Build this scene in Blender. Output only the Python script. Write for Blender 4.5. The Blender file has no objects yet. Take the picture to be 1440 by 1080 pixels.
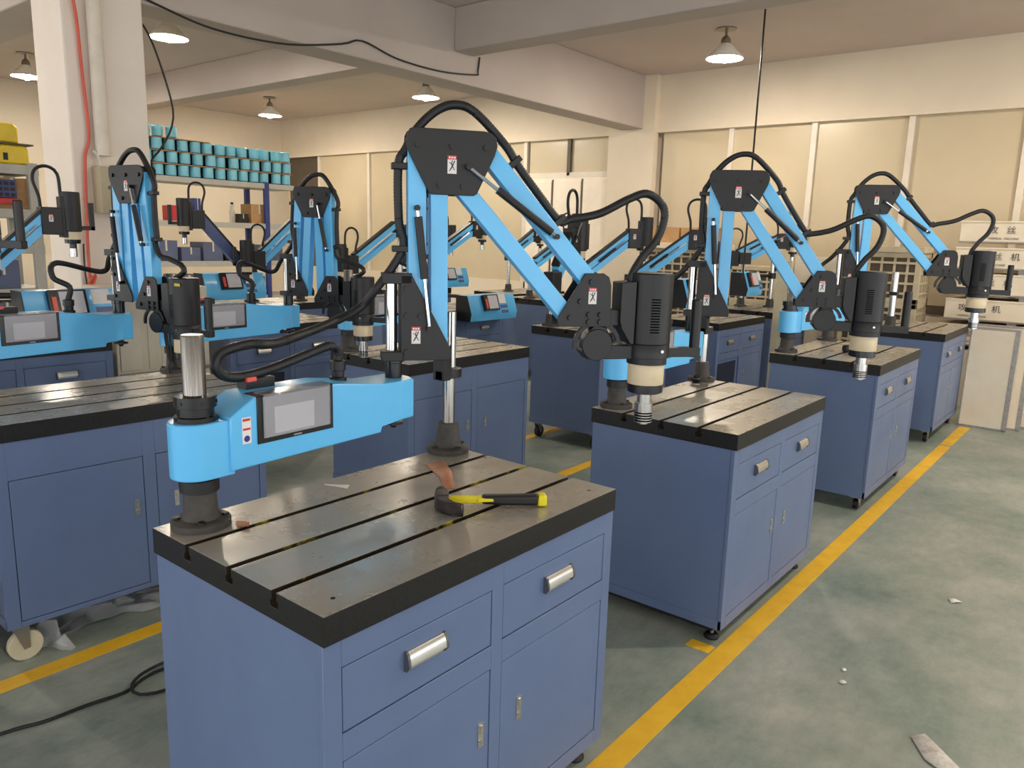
import bpy, math, random
from mathutils import Matrix, Vector
random.seed(7)
scn = bpy.context.scene
COL = scn.collection
R = math.radians

# ------------------------------------------------------------------ camera, world, exposure
cam_d = bpy.data.cameras.new('camera'); cam = bpy.data.objects.new('camera', cam_d); COL.objects.link(cam)
cam_d.sensor_width = 36.0; cam_d.lens = 27.025; cam_d.clip_start = 0.05; cam_d.clip_end = 200
cam.matrix_world = (Matrix.Translation((-0.8029, -1.0742, 1.5444)) @ Matrix.Rotation(-0.89223678, 4, 'Z')
                    @ Matrix.Rotation(math.pi/2 - 0.18901552, 4, 'X') @ Matrix.Rotation(0.02896975, 4, 'Z'))
scn.camera = cam
world = bpy.data.worlds.new('world'); scn.world = world; world.use_nodes = True
wb = world.node_tree.nodes['Background']; wb.inputs['Color'].default_value = (0.97, 0.985, 1.0, 1); wb.inputs['Strength'].default_value = 2.75
scn.view_settings.view_transform = 'Standard'; scn.view_settings.look = 'None'
scn.view_settings.exposure = 0.13; scn.view_settings.gamma = 1.0; scn.view_settings.use_curve_mapping = False
LAMP_E = 800.0

# ------------------------------------------------------------------ materials
def lin(c):
    return tuple((v/255/12.92 if v/255 <= 0.04045 else ((v/255+0.055)/1.055)**2.4) for v in c)
MATS = {}
def mat(name, rgb, rough=0.5, metal=0.0, rgb2=None, nscale=6.0, bump=0.0, bscale=60.0, rvar=0.0, spec=0.5, coat=0.0, emit=None, estr=0.0, alpha=1.0, stretch=None, fac=(0.35, 0.65)):
    m = bpy.data.materials.new(name); m.use_nodes = True; nt = m.node_tree; b = nt.nodes['Principled BSDF']
    c = lin(rgb) + (1,)
    b.inputs['Base Color'].default_value = c; b.inputs['Roughness'].default_value = rough; b.inputs['Metallic'].default_value = metal
    b.inputs['Specular IOR Level'].default_value = spec; b.inputs['Coat Weight'].default_value = coat
    b.inputs['Coat Roughness'].default_value = 0.12
    if alpha < 1: b.inputs['Alpha'].default_value = alpha
    if emit: b.inputs['Emission Color'].default_value = lin(emit)+(1,); b.inputs['Emission Strength'].default_value = estr
    co = nt.nodes.new('ShaderNodeTexCoord'); src = co.outputs['Object']
    if stretch:
        mp = nt.nodes.new('ShaderNodeMapping'); mp.inputs['Scale'].default_value = stretch
        nt.links.new(src, mp.inputs['Vector']); src = mp.outputs['Vector']
    nz = nt.nodes.new('ShaderNodeTexNoise'); nz.inputs['Scale'].default_value = nscale; nz.inputs['Detail'].default_value = 6; nz.inputs['Roughness'].default_value = 0.62
    nt.links.new(src, nz.inputs['Vector'])
    if rgb2 is None: rgb2 = tuple(v*0.94 for v in rgb)
    rp = nt.nodes.new('ShaderNodeValToRGB'); rp.color_ramp.elements[0].position = fac[0]; rp.color_ramp.elements[1].position = fac[1]
    rp.color_ramp.elements[0].color = c; rp.color_ramp.elements[1].color = lin(rgb2)+(1,)
    nt.links.new(nz.outputs['Fac'], rp.inputs['Fac']); nt.links.new(rp.outputs['Color'], b.inputs['Base Color'])
    if rvar > 0:
        mr = nt.nodes.new('ShaderNodeMapRange'); mr.inputs['From Min'].default_value = 0.3; mr.inputs['From Max'].default_value = 0.7
        mr.inputs['To Min'].default_value = max(0.03, rough-rvar); mr.inputs['To Max'].default_value = min(1, rough+rvar)
        nt.links.new(nz.outputs['Fac'], mr.inputs['Value']); nt.links.new(mr.outputs['Result'], b.inputs['Roughness'])
    if bump > 0:
        n2 = nt.nodes.new('ShaderNodeTexNoise'); n2.inputs['Scale'].default_value = bscale; n2.inputs['Detail'].default_value = 3
        nt.links.new(src, n2.inputs['Vector'])
        bp = nt.nodes.new('ShaderNodeBump'); bp.inputs['Strength'].default_value = bump; bp.inputs['Distance'].default_value = 0.002
        nt.links.new(n2.outputs['Fac'], bp.inputs['Height']); nt.links.new(bp.outputs['Normal'], b.inputs['Normal'])
    MATS[name] = m
    return m
mat('cabinet_blue', (100, 118, 154), 0.34, rgb2=(95, 112, 147), nscale=3, bump=0.05, bscale=150, rvar=0.04)
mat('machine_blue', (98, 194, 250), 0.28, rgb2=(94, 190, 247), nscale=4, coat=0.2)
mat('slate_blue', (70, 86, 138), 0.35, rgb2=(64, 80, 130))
mat('black_coat', (18, 18, 21), 0.44, rgb2=(15, 15, 18), nscale=20, bump=0.12, bscale=350)
mat('black_gloss', (20, 20, 24), 0.22, rgb2=(16, 16, 20))
mat('vent_black', (8, 8, 9), 0.9, rgb2=(6, 6, 7), spec=0.1)
mat('rubber', (24, 24, 27), 0.5, rgb2=(19, 19, 22), nscale=30)
mat('cast_iron', (72, 68, 64), 0.62, 0.15, rgb2=(56, 53, 50), nscale=25, bump=0.15, bscale=220)
mat('brushed_steel', (146, 142, 136), 0.3, 1.0, rgb2=(104, 100, 95), nscale=5, stretch=(90, 90, 1.5), rvar=0.08)
mat('steel', (205, 203, 200), 0.18, 1.0, rgb2=(180, 178, 174), nscale=5, stretch=(60, 60, 1), rvar=0.06)
mat('chrome', (225, 225, 226), 0.08, 1.0, rgb2=(215, 215, 216))
mat('top_steel', (186, 180, 168), 0.3, 0.38, rgb2=(156, 148, 136), nscale=3.5, rvar=0.13, bump=0.06, bscale=90, fac=(0.3, 0.72))
mat('slab_black', (25, 24, 24), 0.45, 0.2, rgb2=(13, 13, 13), nscale=90, bump=0.2, bscale=200, fac=(0.45, 0.6))
mat('slot_dark', (52, 44, 34), 0.55, 0.2, rgb2=(36, 30, 24), nscale=12)
mat('slot_grease', (46, 38, 26), 0.45, 0.1, rgb2=(190, 176, 24), nscale=7, fac=(0.56, 0.62))
mat('gear_cream', (226, 208, 176), 0.38, rgb2=(218, 200, 166))
mat('sticker_white', (238, 234, 232), 0.45)
mat('sticker_red', (205, 42, 54), 0.45)
mat('sticker_ink', (70, 66, 78), 0.5)
mat('sticker_blue', (42, 52, 140), 0.45)
mat('sticker_yellow', (206, 190, 40), 0.5)
mat('display', (205, 205, 212), 0.25, rgb2=(198, 198, 206), nscale=3)
mat('cover_grey', (200, 200, 208), 0.08, rgb2=(190, 190, 198), alpha=0.3, spec=0.9)
mat('bezel_grey', (150, 150, 158), 0.2, rgb2=(142, 142, 150))
mat('red_plastic', (232, 96, 84), 0.3, rgb2=(214, 70, 62))
mat('handle_metal', (214, 212, 204), 0.25, 0.85, rgb2=(196, 194, 188))
mat('handle_end', (96, 100, 106), 0.35, 0.4)
mat('cream_nylon', (206, 198, 170), 0.45, rgb2=(190, 180, 150))
mat('caster_metal', (168, 166, 160), 0.35, 0.8)
mat('hammer_yellow', (236, 222, 30), 0.4, rgb2=(228, 212, 24))
mat('hammer_steel', (92, 84, 84), 0.3, 0.85, rgb2=(66, 58, 60), nscale=30)
mat('paper', (236, 230, 222), 0.6)
mat('cardboard', (190, 150, 104), 0.75, rgb2=(176, 136, 92), nscale=14)
mat('copper_card', (196, 140, 106), 0.5, rgb2=(170, 112, 80), nscale=12)
mat('plastic_film', (225, 226, 228), 0.12, rgb2=(200, 200, 202), nscale=25, alpha=0.28, bump=0.6, bscale=40)
mat('wall_cream', (226, 212, 190), 0.7, rgb2=(220, 205, 182), nscale=1.2, bump=0.03)
mat('column_paint', (238, 226, 212), 0.62, rgb2=(230, 216, 202), nscale=1.6, bump=0.03)
mat('ceiling_paint', (208, 194, 186), 0.8, rgb2=(200, 186, 178), nscale=0.8)
mat('beam_paint', (188, 176, 167), 0.7, rgb2=(180, 168, 159), nscale=1.0)
mat('frame_white', (226, 216, 200), 0.45, rgb2=(216, 206, 190))
mat('frosted', (205, 190, 160), 0.32, rgb2=(198, 182, 152), nscale=1.0)
mat('door_white', (244, 232, 214), 0.4, rgb2=(238, 224, 204))
mat('dark_trim', (92, 80, 66), 0.6)
mat('line_yellow', (252, 200, 48), 0.5, rgb2=(238, 182, 38), nscale=9, fac=(0.4, 0.75), rvar=0.1)
mat('rack_blue', (44, 62, 128), 0.4)
mat('rack_grey', (186, 184, 176), 0.5)
mat('cup_teal', (132, 206, 226), 0.35, rgb2=(122, 196, 218))
mat('yellow_part', (232, 204, 28), 0.35, rgb2=(220, 188, 20))
mat('box_slate', (92, 102, 134), 0.5, rgb2=(84, 92, 122), nscale=3)
mat('crate_ply', (238, 226, 204), 0.6, rgb2=(228, 213, 188), nscale=3)
mat('crate_edge', (170, 164, 160), 0.35, 0.5, rgb2=(150, 144, 140), nscale=30)
mat('lattice', (196, 182, 152), 0.6, rgb2=(180, 166, 138))
mat('panel_cream', (216, 206, 186), 0.5, rgb2=(208, 198, 178))
mat('switch_beige', (186, 172, 142), 0.5)
mat('cable_red', (226, 98, 76), 0.5)
mat('cable_black', (26, 25, 25), 0.55)
mat('pvc', (226, 214, 196), 0.4)
mat('inside_shade', (22, 30, 58), 0.6)
mat('bottle_clear', (210, 205, 195), 0.15, alpha=0.5)
mat('lamp_metal', (150, 140, 124), 0.35, 0.7)
mat('lamp_inner', (250, 246, 232), 0.5)
mat('bulb_glow', (255, 240, 214), 0.4, emit=(255, 243, 226), estr=LAMP_E)
mat('trash_tan', (196, 186, 170), 0.5, rgb2=(230, 226, 220), nscale=40, bump=0.5, bscale=60)

def floor_material():
    m = bpy.data.materials.new('floor_epoxy'); m.use_nodes = True; nt = m.node_tree; b = nt.nodes['Principled BSDF']
    co = nt.nodes.new('ShaderNodeTexCoord')
    def noise(sc, det, rough=0.6, stretch=None):
        s = co.outputs['Object']
        if stretch:
            mp = nt.nodes.new('ShaderNodeMapping'); mp.inputs['Scale'].default_value = stretch; nt.links.new(s, mp.inputs['Vector']); s = mp.outputs['Vector']
        n = nt.nodes.new('ShaderNodeTexNoise'); n.inputs['Scale'].default_value = sc; n.inputs['Detail'].default_value = det; n.inputs['Roughness'].default_value = rough
        nt.links.new(s, n.inputs['Vector']); return n.outputs['Fac']
    r1 = nt.nodes.new('ShaderNodeValToRGB'); r1.color_ramp.elements[0].position = 0.34; r1.color_ramp.elements[1].position = 0.68
    r1.color_ramp.elements[0].color = lin((126, 144, 132))+(1,); r1.color_ramp.elements[1].color = lin((182, 184, 172))+(1,)
    nt.links.new(noise(1.7, 8, 0.68), r1.inputs['Fac'])
    r2 = nt.nodes.new('ShaderNodeValToRGB'); r2.color_ramp.elements[0].position = 0.42; r2.color_ramp.elements[1].position = 0.7
    r2.color_ramp.elements[0].color = (1, 1, 1, 1); r2.color_ramp.elements[1].color = (0.74, 0.74, 0.73, 1)
    nt.links.new(noise(9, 8, 0.75, (1, 2.2, 1)), r2.inputs['Fac'])
    mx = nt.nodes.new('ShaderNodeMix'); mx.data_type = 'RGBA'; mx.blend_type = 'MULTIPLY'; mx.inputs[0].default_value = 0.8
    nt.links.new(r1.outputs['Color'], mx.inputs[6]); nt.links.new(r2.outputs['Color'], mx.inputs[7])
    nt.links.new(mx.outputs[2], b.inputs['Base Color'])
    mr = nt.nodes.new('ShaderNodeMapRange'); mr.inputs['To Min'].default_value = 0.3; mr.inputs['To Max'].default_value = 0.58
    nt.links.new(noise(4, 5), mr.inputs['Value']); nt.links.new(mr.outputs['Result'], b.inputs['Roughness'])
    MATS['floor_epoxy'] = m
floor_material()

# ------------------------------------------------------------------ mesh helpers
def wframe(s, n, z): return (s, n, z)
def frame(ox, oy, ang, sc=1.0, oz=0.0):
    """local frame: s along ang, n to the right of it, z up"""
    c, si = math.cos(ang), math.sin(ang)
    return lambda s, n, z: (ox + sc*(s*c + n*si), oy + sc*(s*si - n*c), oz + sc*z)
class MB:
    def __init__(self): self.v = []; self.f = []; self.mi = []; self.cur = 0
    def _add(self, vs, fs):
        o = len(self.v); self.v += [tuple(p) for p in vs]
        for f in fs: self.f.append([i+o for i in f]); self.mi.append(self.cur)
        return self
    def box(self, a, b, fr=wframe):
        (x0, y0, z0), (x1, y1, z1) = a, b
        p = [(x0,y0,z0),(x1,y0,z0),(x1,y1,z0),(x0,y1,z0),(x0,y0,z1),(x1,y0,z1),(x1,y1,z1),(x0,y1,z1)]
        return self._add([fr(*q) for q in p], [(0,3,2,1),(4,5,6,7),(0,1,5,4),(1,2,6,5),(2,3,7,6),(3,0,4,7)])
    def prism(self, poly, n0, n1, fr=wframe, axes='sz'):
        """extrude a polygon: axes 'sz' -> along n; 'sn' -> along z; 'nz' -> along s"""
        k = len(poly)
        def P(a, b, e):
            return fr(a, e, b) if axes == 'sz' else (fr(a, b, e) if axes == 'sn' else fr(e, a, b))
        vs = [P(a, b, n0) for a, b in poly] + [P(a, b, n1) for a, b in poly]
        fs = [list(range(k)), list(range(2*k-1, k-1, -1))] + [(i, i+k, (i+1) % k + k, (i+1) % k) for i in range(k)]
        return self._add(vs, fs)
    def lathe(self, prof, c=(0,0), fr=wframe, seg=20):
        """profile [(r,z)] turned around the vertical line at (s,n)=c"""
        vs = []; fs = []; k = len(prof)
        for j in range(seg):
            a = 2*math.pi*j/seg
            for r, z in prof: vs.append(fr(c[0]+r*math.cos(a), c[1]+r*math.sin(a), z))
        for j in range(seg):
            q = (j+1) % seg
            for i in range(k-1): fs.append((j*k+i, q*k+i, q*k+i+1, j*k+i+1))
        fs.append([j*k for j in range(seg)][::-1]); fs.append([j*k+k-1 for j in range(seg)])
        return self._add(vs, fs)
    def rod(self, p, q, r, seg=12, r2=None):
        p, q = Vector(p), Vector(q); d = q-p
        if d.length < 1e-6: return self
        d.normalize(); u = d.orthogonal().normalized(); w = d.cross(u); r2 = r if r2 is None else r2
        vs = [p + (u*math.cos(2*math.pi*j/seg)+w*math.sin(2*math.pi*j/seg))*r for j in range(seg)] + \
             [q + (u*math.cos(2*math.pi*j/seg)+w*math.sin(2*math.pi*j/seg))*r2 for j in range(seg)]
        return self._add(vs, [list(range(seg))[::-1], list(range(seg, 2*seg))] + [(j, (j+1) % seg, (j+1) % seg+seg, j+seg) for j in range(seg)])
    def bar(self, p, q, w, t, fr, n=0.0):
        """box tube from (s,z) p to (s,z) q, in-plane width w, thickness t about n"""
        dx, dz = q[0]-p[0], q[1]-p[1]; L = math.hypot(dx, dz); px, pz = -dz/L*w/2, dx/L*w/2
        poly = [(p[0]+px, p[1]+pz), (p[0]-px, p[1]-pz), (q[0]-px, q[1]-pz), (q[0]+px, q[1]+pz)]
        return self.prism(poly, n-t/2, n+t/2, fr)
    def ball(self, c, r, seg=10):
        vs = []; fs = []; rings = 6
        for i in range(1, rings):
            t = math.pi*i/rings
            for j in range(seg): a = 2*math.pi*j/seg; vs.append((c[0]+r*math.sin(t)*math.cos(a), c[1]+r*math.sin(t)*math.sin(a), c[2]+r*math.cos(t)))
        vs += [(c[0], c[1], c[2]+r), (c[0], c[1], c[2]-r)]; T = len(vs)-2
        for i in range(rings-2):
            for j in range(seg): fs.append((i*seg+j, (i+1)*seg+j, (i+1)*seg+(j+1) % seg, i*seg+(j+1) % seg))
        for j in range(seg):
            fs.append((T, j, (j+1) % seg)); fs.append((T+1, (rings-2)*seg+(j+1) % seg, (rings-2)*seg+j))
        return self._add(vs, fs)
    def tube(self, pts, r, seg=10, step=0.02, ribs=0.0):
        pts = [Vector(p) for p in pts]; P = [pts[0]*2-pts[1]] + pts + [pts[-1]*2-pts[-2]]; path = []
        for i in range(1, len(P)-2):
            n = max(2, int((P[i+1]-P[i]).length/step))
            for k in range(n):
                t = k/n; a, b, c, d = P[i-1], P[i], P[i+1], P[i+2]
                path.append(0.5*((2*b)+(c-a)*t+(2*a-5*b+4*c-d)*t*t+(3*b-a-3*c+d)*t*t*t))
        path.append(pts[-1]); vs = []; fs = []
        u = (path[1]-path[0]).orthogonal().normalized()
        for i, p in enumerate(path):
            d = (path[min(i+1, len(path)-1)]-path[max(i-1, 0)]).normalized()
            u = (u - d*u.dot(d)).normalized(); w = d.cross(u); rr = r*(1 - ribs*(i % 2))
            vs += [p + (u*math.cos(2*math.pi*j/seg)+w*math.sin(2*math.pi*j/seg))*rr for j in range(seg)]
        for i in range(len(path)-1):
            for j in range(seg): fs.append((i*seg+j, i*seg+(j+1) % seg, (i+1)*seg+(j+1) % seg, (i+1)*seg+j))
        fs.append(list(range(seg))[::-1]); fs.append([(len(path)-1)*seg+j for j in range(seg)])
        return self._add(vs, fs)
    def mesh(self, name, mats, smooth=True):
        me = bpy.data.meshes.new(name); me.from_pydata(self.v, [], self.f)
        for m in (mats if isinstance(mats, (list, tuple)) else [mats]): me.materials.append(MATS[m])
        me.polygons.foreach_set('material_index', self.mi)
        import bmesh
        bm = bmesh.new(); bm.from_mesh(me); bmesh.ops.recalc_face_normals(bm, faces=bm.faces); bm.to_mesh(me); bm.free()
        if smooth:
            me.polygons.foreach_set('use_smooth', [True]*len(me.polygons)); me.set_sharp_from_angle(angle=R(35))
        me.update(); return me
    def build(self, name, mats, parent=None, bevel=0.0, seg=2, smooth=True):
        o = bpy.data.objects.new(name, self.mesh(name, mats, smooth)); COL.objects.link(o)
        if parent is not None: o.parent = parent
        if bevel > 0:
            bv = o.modifiers.new('bevel', 'BEVEL'); bv.width = bevel; bv.segments = seg; bv.limit_method = 'ANGLE'; bv.angle_limit = R(40)
            bv.harden_normals = False
        return o
def tag(o, label=None, cat=None, group=None, kind=None):
    if label: o['label'] = label
    if cat: o['category'] = cat
    if group: o['group'] = group
    if kind: o['kind'] = kind
    return o
def thing(name, label, cat, loc=(0, 0, 0), rz=0.0, group=None):
    o = bpy.data.objects.new(name, None); COL.objects.link(o); o.empty_display_size = 0.1
    o.location = loc; o.rotation_euler = (0, 0, rz); return tag(o, label, cat, group)
def struct(mb, name, mats, bevel=0.0, parent=None):
    o = mb.build(name, mats, parent, bevel)
    if parent is None: o['kind'] = 'structure'
    return o
def dup(root, loc, rz=None, label=None, group=None):
    r = root.copy(); COL.objects.link(r); r.location = loc
    if rz is not None: r.rotation_euler = (0, 0, rz)
    if label: r['label'] = label
    if group: r['group'] = group
    for ch in list(root.children):
        c = ch.copy(); COL.objects.link(c); c.parent = r
        for g in list(ch.children):
            d = g.copy(); COL.objects.link(d); d.parent = c
    return r
def stext(body, size, loc, rot, m, parent=None, name='lettering', ext=0.0006, align='LEFT'):
    cu = bpy.data.curves.new(name, 'FONT'); cu.body = body; cu.size = size; cu.extrude = ext; cu.align_x = align; cu.align_y = 'CENTER'
    cu.materials.append(MATS[m]); o = bpy.data.objects.new(name, cu); COL.objects.link(o)
    o.location = loc; o.rotation_euler = rot
    if parent is not None: o.parent = parent
    bpy.context.view_layer.update()
    me = bpy.data.meshes.new_from_object(o.evaluated_get(bpy.context.evaluated_depsgraph_get()))
    q = bpy.data.objects.new(name, me); COL.objects.link(q); q.location = loc; q.rotation_euler = rot
    if parent is not None: q.parent = parent
    bpy.data.objects.remove(o)
    return q

# ------------------------------------------------------------------ room
HC = 3.70; XW = 8.75; YW = 12.8; ZB = 3.02
struct(MB().box((-6, -7, -0.1), (XW+0.3, YW+0.3, 0)), 'floor', 'floor_epoxy')
struct(MB().box((-6, -7, HC), (XW+0.3, YW+0.3, HC+0.15)), 'ceiling', 'ceiling_paint')
# far wall with the glazed band: parapet, lintel and pilaster, mullions and frosted panes as parts
wf = struct(MB().box((XW, -7, 0), (XW+0.2, YW, 0.86)).box((XW, -7, 2.99), (XW+0.2, YW, HC)).box((XW+0.14, -7, 0.8), (XW+0.2, YW, 3.05))
            .box((XW-0.1, 4.24, 0), (XW+0.02, 4.95, HC)).box((XW-0.03, -7, 2.97), (XW+0.1, YW, 3.04)), 'wall_far', 'wall_cream')
MB().box((XW-0.02, -7, 0.84), (XW+0.1, 4.24, 0.93)).build('sill', 'dark_trim', wf)
MULL = [-6.2, -5.2, -4.2, -3.1, -2.0, -1.0, 0.03, 1.12, 2.17, 3.2, 4.2]
for a, b in zip(MULL[:-1], MULL[1:]):
    MB().box((XW+0.05, a+0.03, 0.93), (XW+0.075, b-0.03, 2.97)).build('pane', 'frosted', wf)
for y in MULL[1:-1]:
    MB().box((XW+0.005, y-0.032, 0.93), (XW+0.09, y+0.032, 2.97)).build('mullion', 'frame_white', wf, 0.004)
MULL2 = [6.5, 8.3, 10.15, 11.6]
for a, b in zip(MULL2[:-1], MULL2[1:]):
    MB().box((XW+0.05, a+0.03, 0.86), (XW+0.075, b-0.03, 2.97)).build('pane', 'frosted', wf)
for y in MULL2:
    MB().box((XW+0.005, y-0.032, 0.86), (XW+0.09, y+0.032, 2.97)).build('mullion', 'frame_white', wf, 0.004)
MB().box((XW+0.05, 11.65, 0.86), (XW+0.1, 12.6, 2.97)).build('recess_panel', 'dark_trim', wf)
# upper transom panes above the white door
for a, b in ((5.0, 5.66), (5.72, 6.44)):
    MB().box((XW+0.05, a, 2.5), (XW+0.075, b, 2.97)).build('pane', 'frosted', wf)
for y in (4.98, 5.69):
    MB().box((XW+0.005, y-0.03, 2.45), (XW+0.09, y+0.03, 2.97)).build('mullion', 'dark_trim' if y > 5.3 else 'frame_white', wf, 0.004)
MB().box((XW+0.005, 4.95, 2.42), (XW+0.09, 6.5, 2.5)).build('transom', 'frame_white', wf, 0.004)
dr = struct(MB().box((XW+0.0, 4.96, 0.0), (XW+0.05, 6.46, 2.42)), 'door_1', 'door_white')
for a, b in ((5.0, 5.4), (5.44, 5.93), (5.97, 6.42)):
    MB().box((XW-0.02, a, 0.05), (XW+0.01, b, 2.37)).build('door_panel', 'door_white', dr, 0.006)
for y in (5.42, 5.95):
    MB().box((XW-0.012, y-0.012, 0.05), (XW-0.002, y+0.012, 2.4)).build('door_strip', 'dark_trim', dr)
struct(MB().box((-6, YW, 0), (XW+0.2, YW+0.2, HC)), 'wall_left', 'wall_cream')
# unseen lintels added to shade the near beams and ceiling; open to daylight below
struct(MB().box((-6, -7.2, 2.5), (XW+0.3, -7, HC)), 'added_lintel_right', 'wall_cream')
struct(MB().box((-6.2, -7.2, 2.5), (-6, YW+0.3, HC)), 'added_lintel_near', 'wall_cream')
# beams and column
struct(MB().box((-6, 4.42, ZB), (XW, 4.76, HC)), 'trim_1', 'beam_paint', 0.01)
struct(MB().box((4.97, -7, 3.3), (5.24, 4.42, HC)), 'trim_2', 'beam_paint', 0.01)
struct(MB().box((4.97, 4.76, 3.3), (5.24, YW, HC)), 'trim_3', 'beam_paint', 0.01)
struct(MB().box((1.44, 4.76, ZB+0.01), (1.82, YW, HC)), 'trim_4', 'beam_paint', 0.01)
struct(MB().box((1.385, 4.39, 0), (1.90, 4.86, HC)), 'wall_column', 'column_paint', 0.012)

# ------------------------------------------------------------------ ceiling lamps (each carries its own light)
def lamp(x, y, label):
    t = thing('ceiling_lamp', label, 'lamp', (x, y, HC), 0, 'industrial ceiling lamps')
    MB().lathe([(0.001, 0), (0.1, 0), (0.1, -0.012), (0.03, -0.02), (0.001, -0.02)]).build('mount_plate', 'lamp_metal', t)
    MB().lathe([(0.001, -0.02), (0.014, -0.02), (0.014, -0.07), (0.035, -0.085), (0.05, -0.11), (0.05, -0.15), (0.001, -0.15)]).build('socket', 'lamp_metal', t)
    MB().lathe([(0.05, -0.148), (0.07, -0.165), (0.185, -0.285), (0.19, -0.294), (0.183, -0.294), (0.066, -0.173), (0.048, -0.158)], seg=32).build('shade', ['lamp_inner'], t)
    MB().lathe([(0.001, -0.15), (0.03, -0.155), (0.034, -0.2), (0.055, -0.24), (0.062, -0.275), (0.05, -0.31), (0.02, -0.328), (0.001, -0.33)]).build('bulb', 'bulb_glow', t)
lamp(7.06, 2.58, 'warm ceiling lamp over the far right corner, by the hanging wire')
lamp(7.12, 7.0, 'warm ceiling lamp above the hose arch of the nearest tapping machine')
lamp(7.0, 10.55, 'warm ceiling lamp above the rack of stacked blue housings')
lamp(3.37, 6.85, 'warm ceiling lamp just right of the white column')
lamp(3.37, 10.54, 'warm ceiling lamp left of the white column')
lamp(3.37, -1.5, 'added unseen ceiling lamp over the right aisle, brightening floor and bench tops')  # extra lamp out of view, added to brighten the floor and bench tops
lamp(7.05, -1.5, 'ceiling lamp over the right aisle, beyond the right edge of the photograph')
lamp(-0.35, 6.9, 'ceiling lamp over the left racks, beyond the left edge of the photograph')

# ------------------------------------------------------------------ floor markings
def strip(pts, label):
    m = MB(); m.prism(pts, 0.0, 0.0012, axes='sn'); return tag(m.build('floor_line', 'line_yellow'), label, 'floor marking', 'yellow floor lines')
strip([(-3, -0.078), (6.02, -0.078), (6.02, 0.006), (-3, 0.006)], 'long yellow floor line running along the right row of workbenches')
strip([(6.06, -0.078), (6.9, -0.078), (6.9, 0.006), (6.06, 0.006)], 'short far piece of yellow floor line beside the last workbench')
strip([(1.79, 0.012), (1.85, 0.012), (1.85, 0.11), (1.79, 0.11)], 'short yellow stub of tape at the foot of the second workbench')
strip([(-3, 1.665), (6.5, 1.72), (6.5, 1.80), (-3, 1.745)], 'yellow floor line behind the nearest workbench, by the white caster')
strip([(3.1, 2.47), (6.5, 2.47), (6.5, 2.54), (3.1, 2.54)], 'yellow floor line seen under the middle row of workbenches')

# ------------------------------------------------------------------ workbenches
BL, BW = 1.015, 0.645
def top_mesh(grease):
    th = 0.062; prof = [(0, -th), (BW, -th), (BW, 0)]
    for y in (0.489, 0.319, 0.158):
        prof += [(y+0.0085, 0), (y+0.0085, -0.02), (y+0.014, -0.02), (y+0.014, -0.034), (y-0.014, -0.034), (y-0.014, -0.02), (y-0.0085, -0.02), (y-0.0085, 0)]
    prof += [(0, 0)]
    m = MB(); m.prism(prof, 0, BL, axes='nz')
    me = m.mesh('tabletop', ['slab_black', 'top_steel', 'slot_grease' if grease else 'slot_dark'], smooth=False)
    for p in me.polygons:
        c = p.center
        if p.normal.z > 0.9 and c.z > -0.001: p.material_index = 1
        elif 0.005 < c.x < BL-0.005 and 0.1 < c.y < 0.55 and c.z > -0.036: p.material_index = 2
    return me
TOPS = {}
def mesh_cache(key, fn):
    if key not in TOPS: TOPS[key] = fn()
    return TOPS[key]
def part(name, me, parent, loc=(0, 0, 0), bevel=0.0):
    o = bpy.data.objects.new(name, me); COL.objects.link(o); o.parent = parent; o.location = loc
    if bevel > 0:
        bv = o.modifiers.new('bevel', 'BEVEL'); bv.width = bevel; bv.segments = 2; bv.limit_method = 'ANGLE'; bv.angle_limit = R(40)
    return o
def pull_mesh():
    m = MB()
    prof = [(0, 0.021), (-0.006, 0.021), (-0.010, 0.017), (-0.014, 0.006), (-0.0165, -0.009), (-0.0145, -0.009), (-0.012, 0.005), (-0.0085, 0.014), (0, 0.0175)]
    m.prism(prof, -0.054, 0.054, axes='nz'); m.box((-0.054, -0.002, -0.021), (0.054, 0.0, 0.021)); m.box((-0.054, -0.007, -0.021), (0.054, 0.0, -0.015))
    return m.mesh('pull', 'handle_metal')
def pull_end_mesh():
    m = MB(); pr = [(0, -0.022), (-0.009, -0.022), (-0.018, -0.01), (-0.0155, 0.006), (-0.0115, 0.018), (-0.007, 0.022), (0, 0.022)]
    m.prism(pr, -0.003, 0.003, axes='nz'); return m.mesh('pull_end', 'handle_end')
def lock_mesh():
    m = MB(); m.box((-0.0095, -0.003, -0.032), (0.0095, 0, 0.032)); m.box((-0.004, -0.006, 0.006), (0.004, -0.002, 0.026))
    m.rod((0, -0.002, -0.014), (0, -0.008, -0.014), 0.0055); return m.mesh('lock', 'handle_metal')
def caster(parent, x, y, zb, white):
    m = MB(); m.box((x-0.035, y-0.03, zb-0.008), (x+0.035, y+0.03, zb)); r = (zb-0.012)*0.42
    for s in (-1, 1): m.prism([(x-0.028, zb-0.008), (x+0.028, zb-0.008), (x+0.026, r-0.01), (x+0.006, r-0.012)], y+s*0.018-0.0015, y+s*0.018+0.0015)
    m.rod((x+0.014, y-0.024, r), (x+0.014, y+0.024, r), 0.006)
    c = m.build('caster', 'caster_metal', parent)
    MB().rod((x+0.014, y-0.014, r), (x+0.014, y+0.014, r), r, 20).build('wheel', 'cream_nylon' if white else 'rubber', c, 0.003)
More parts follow.
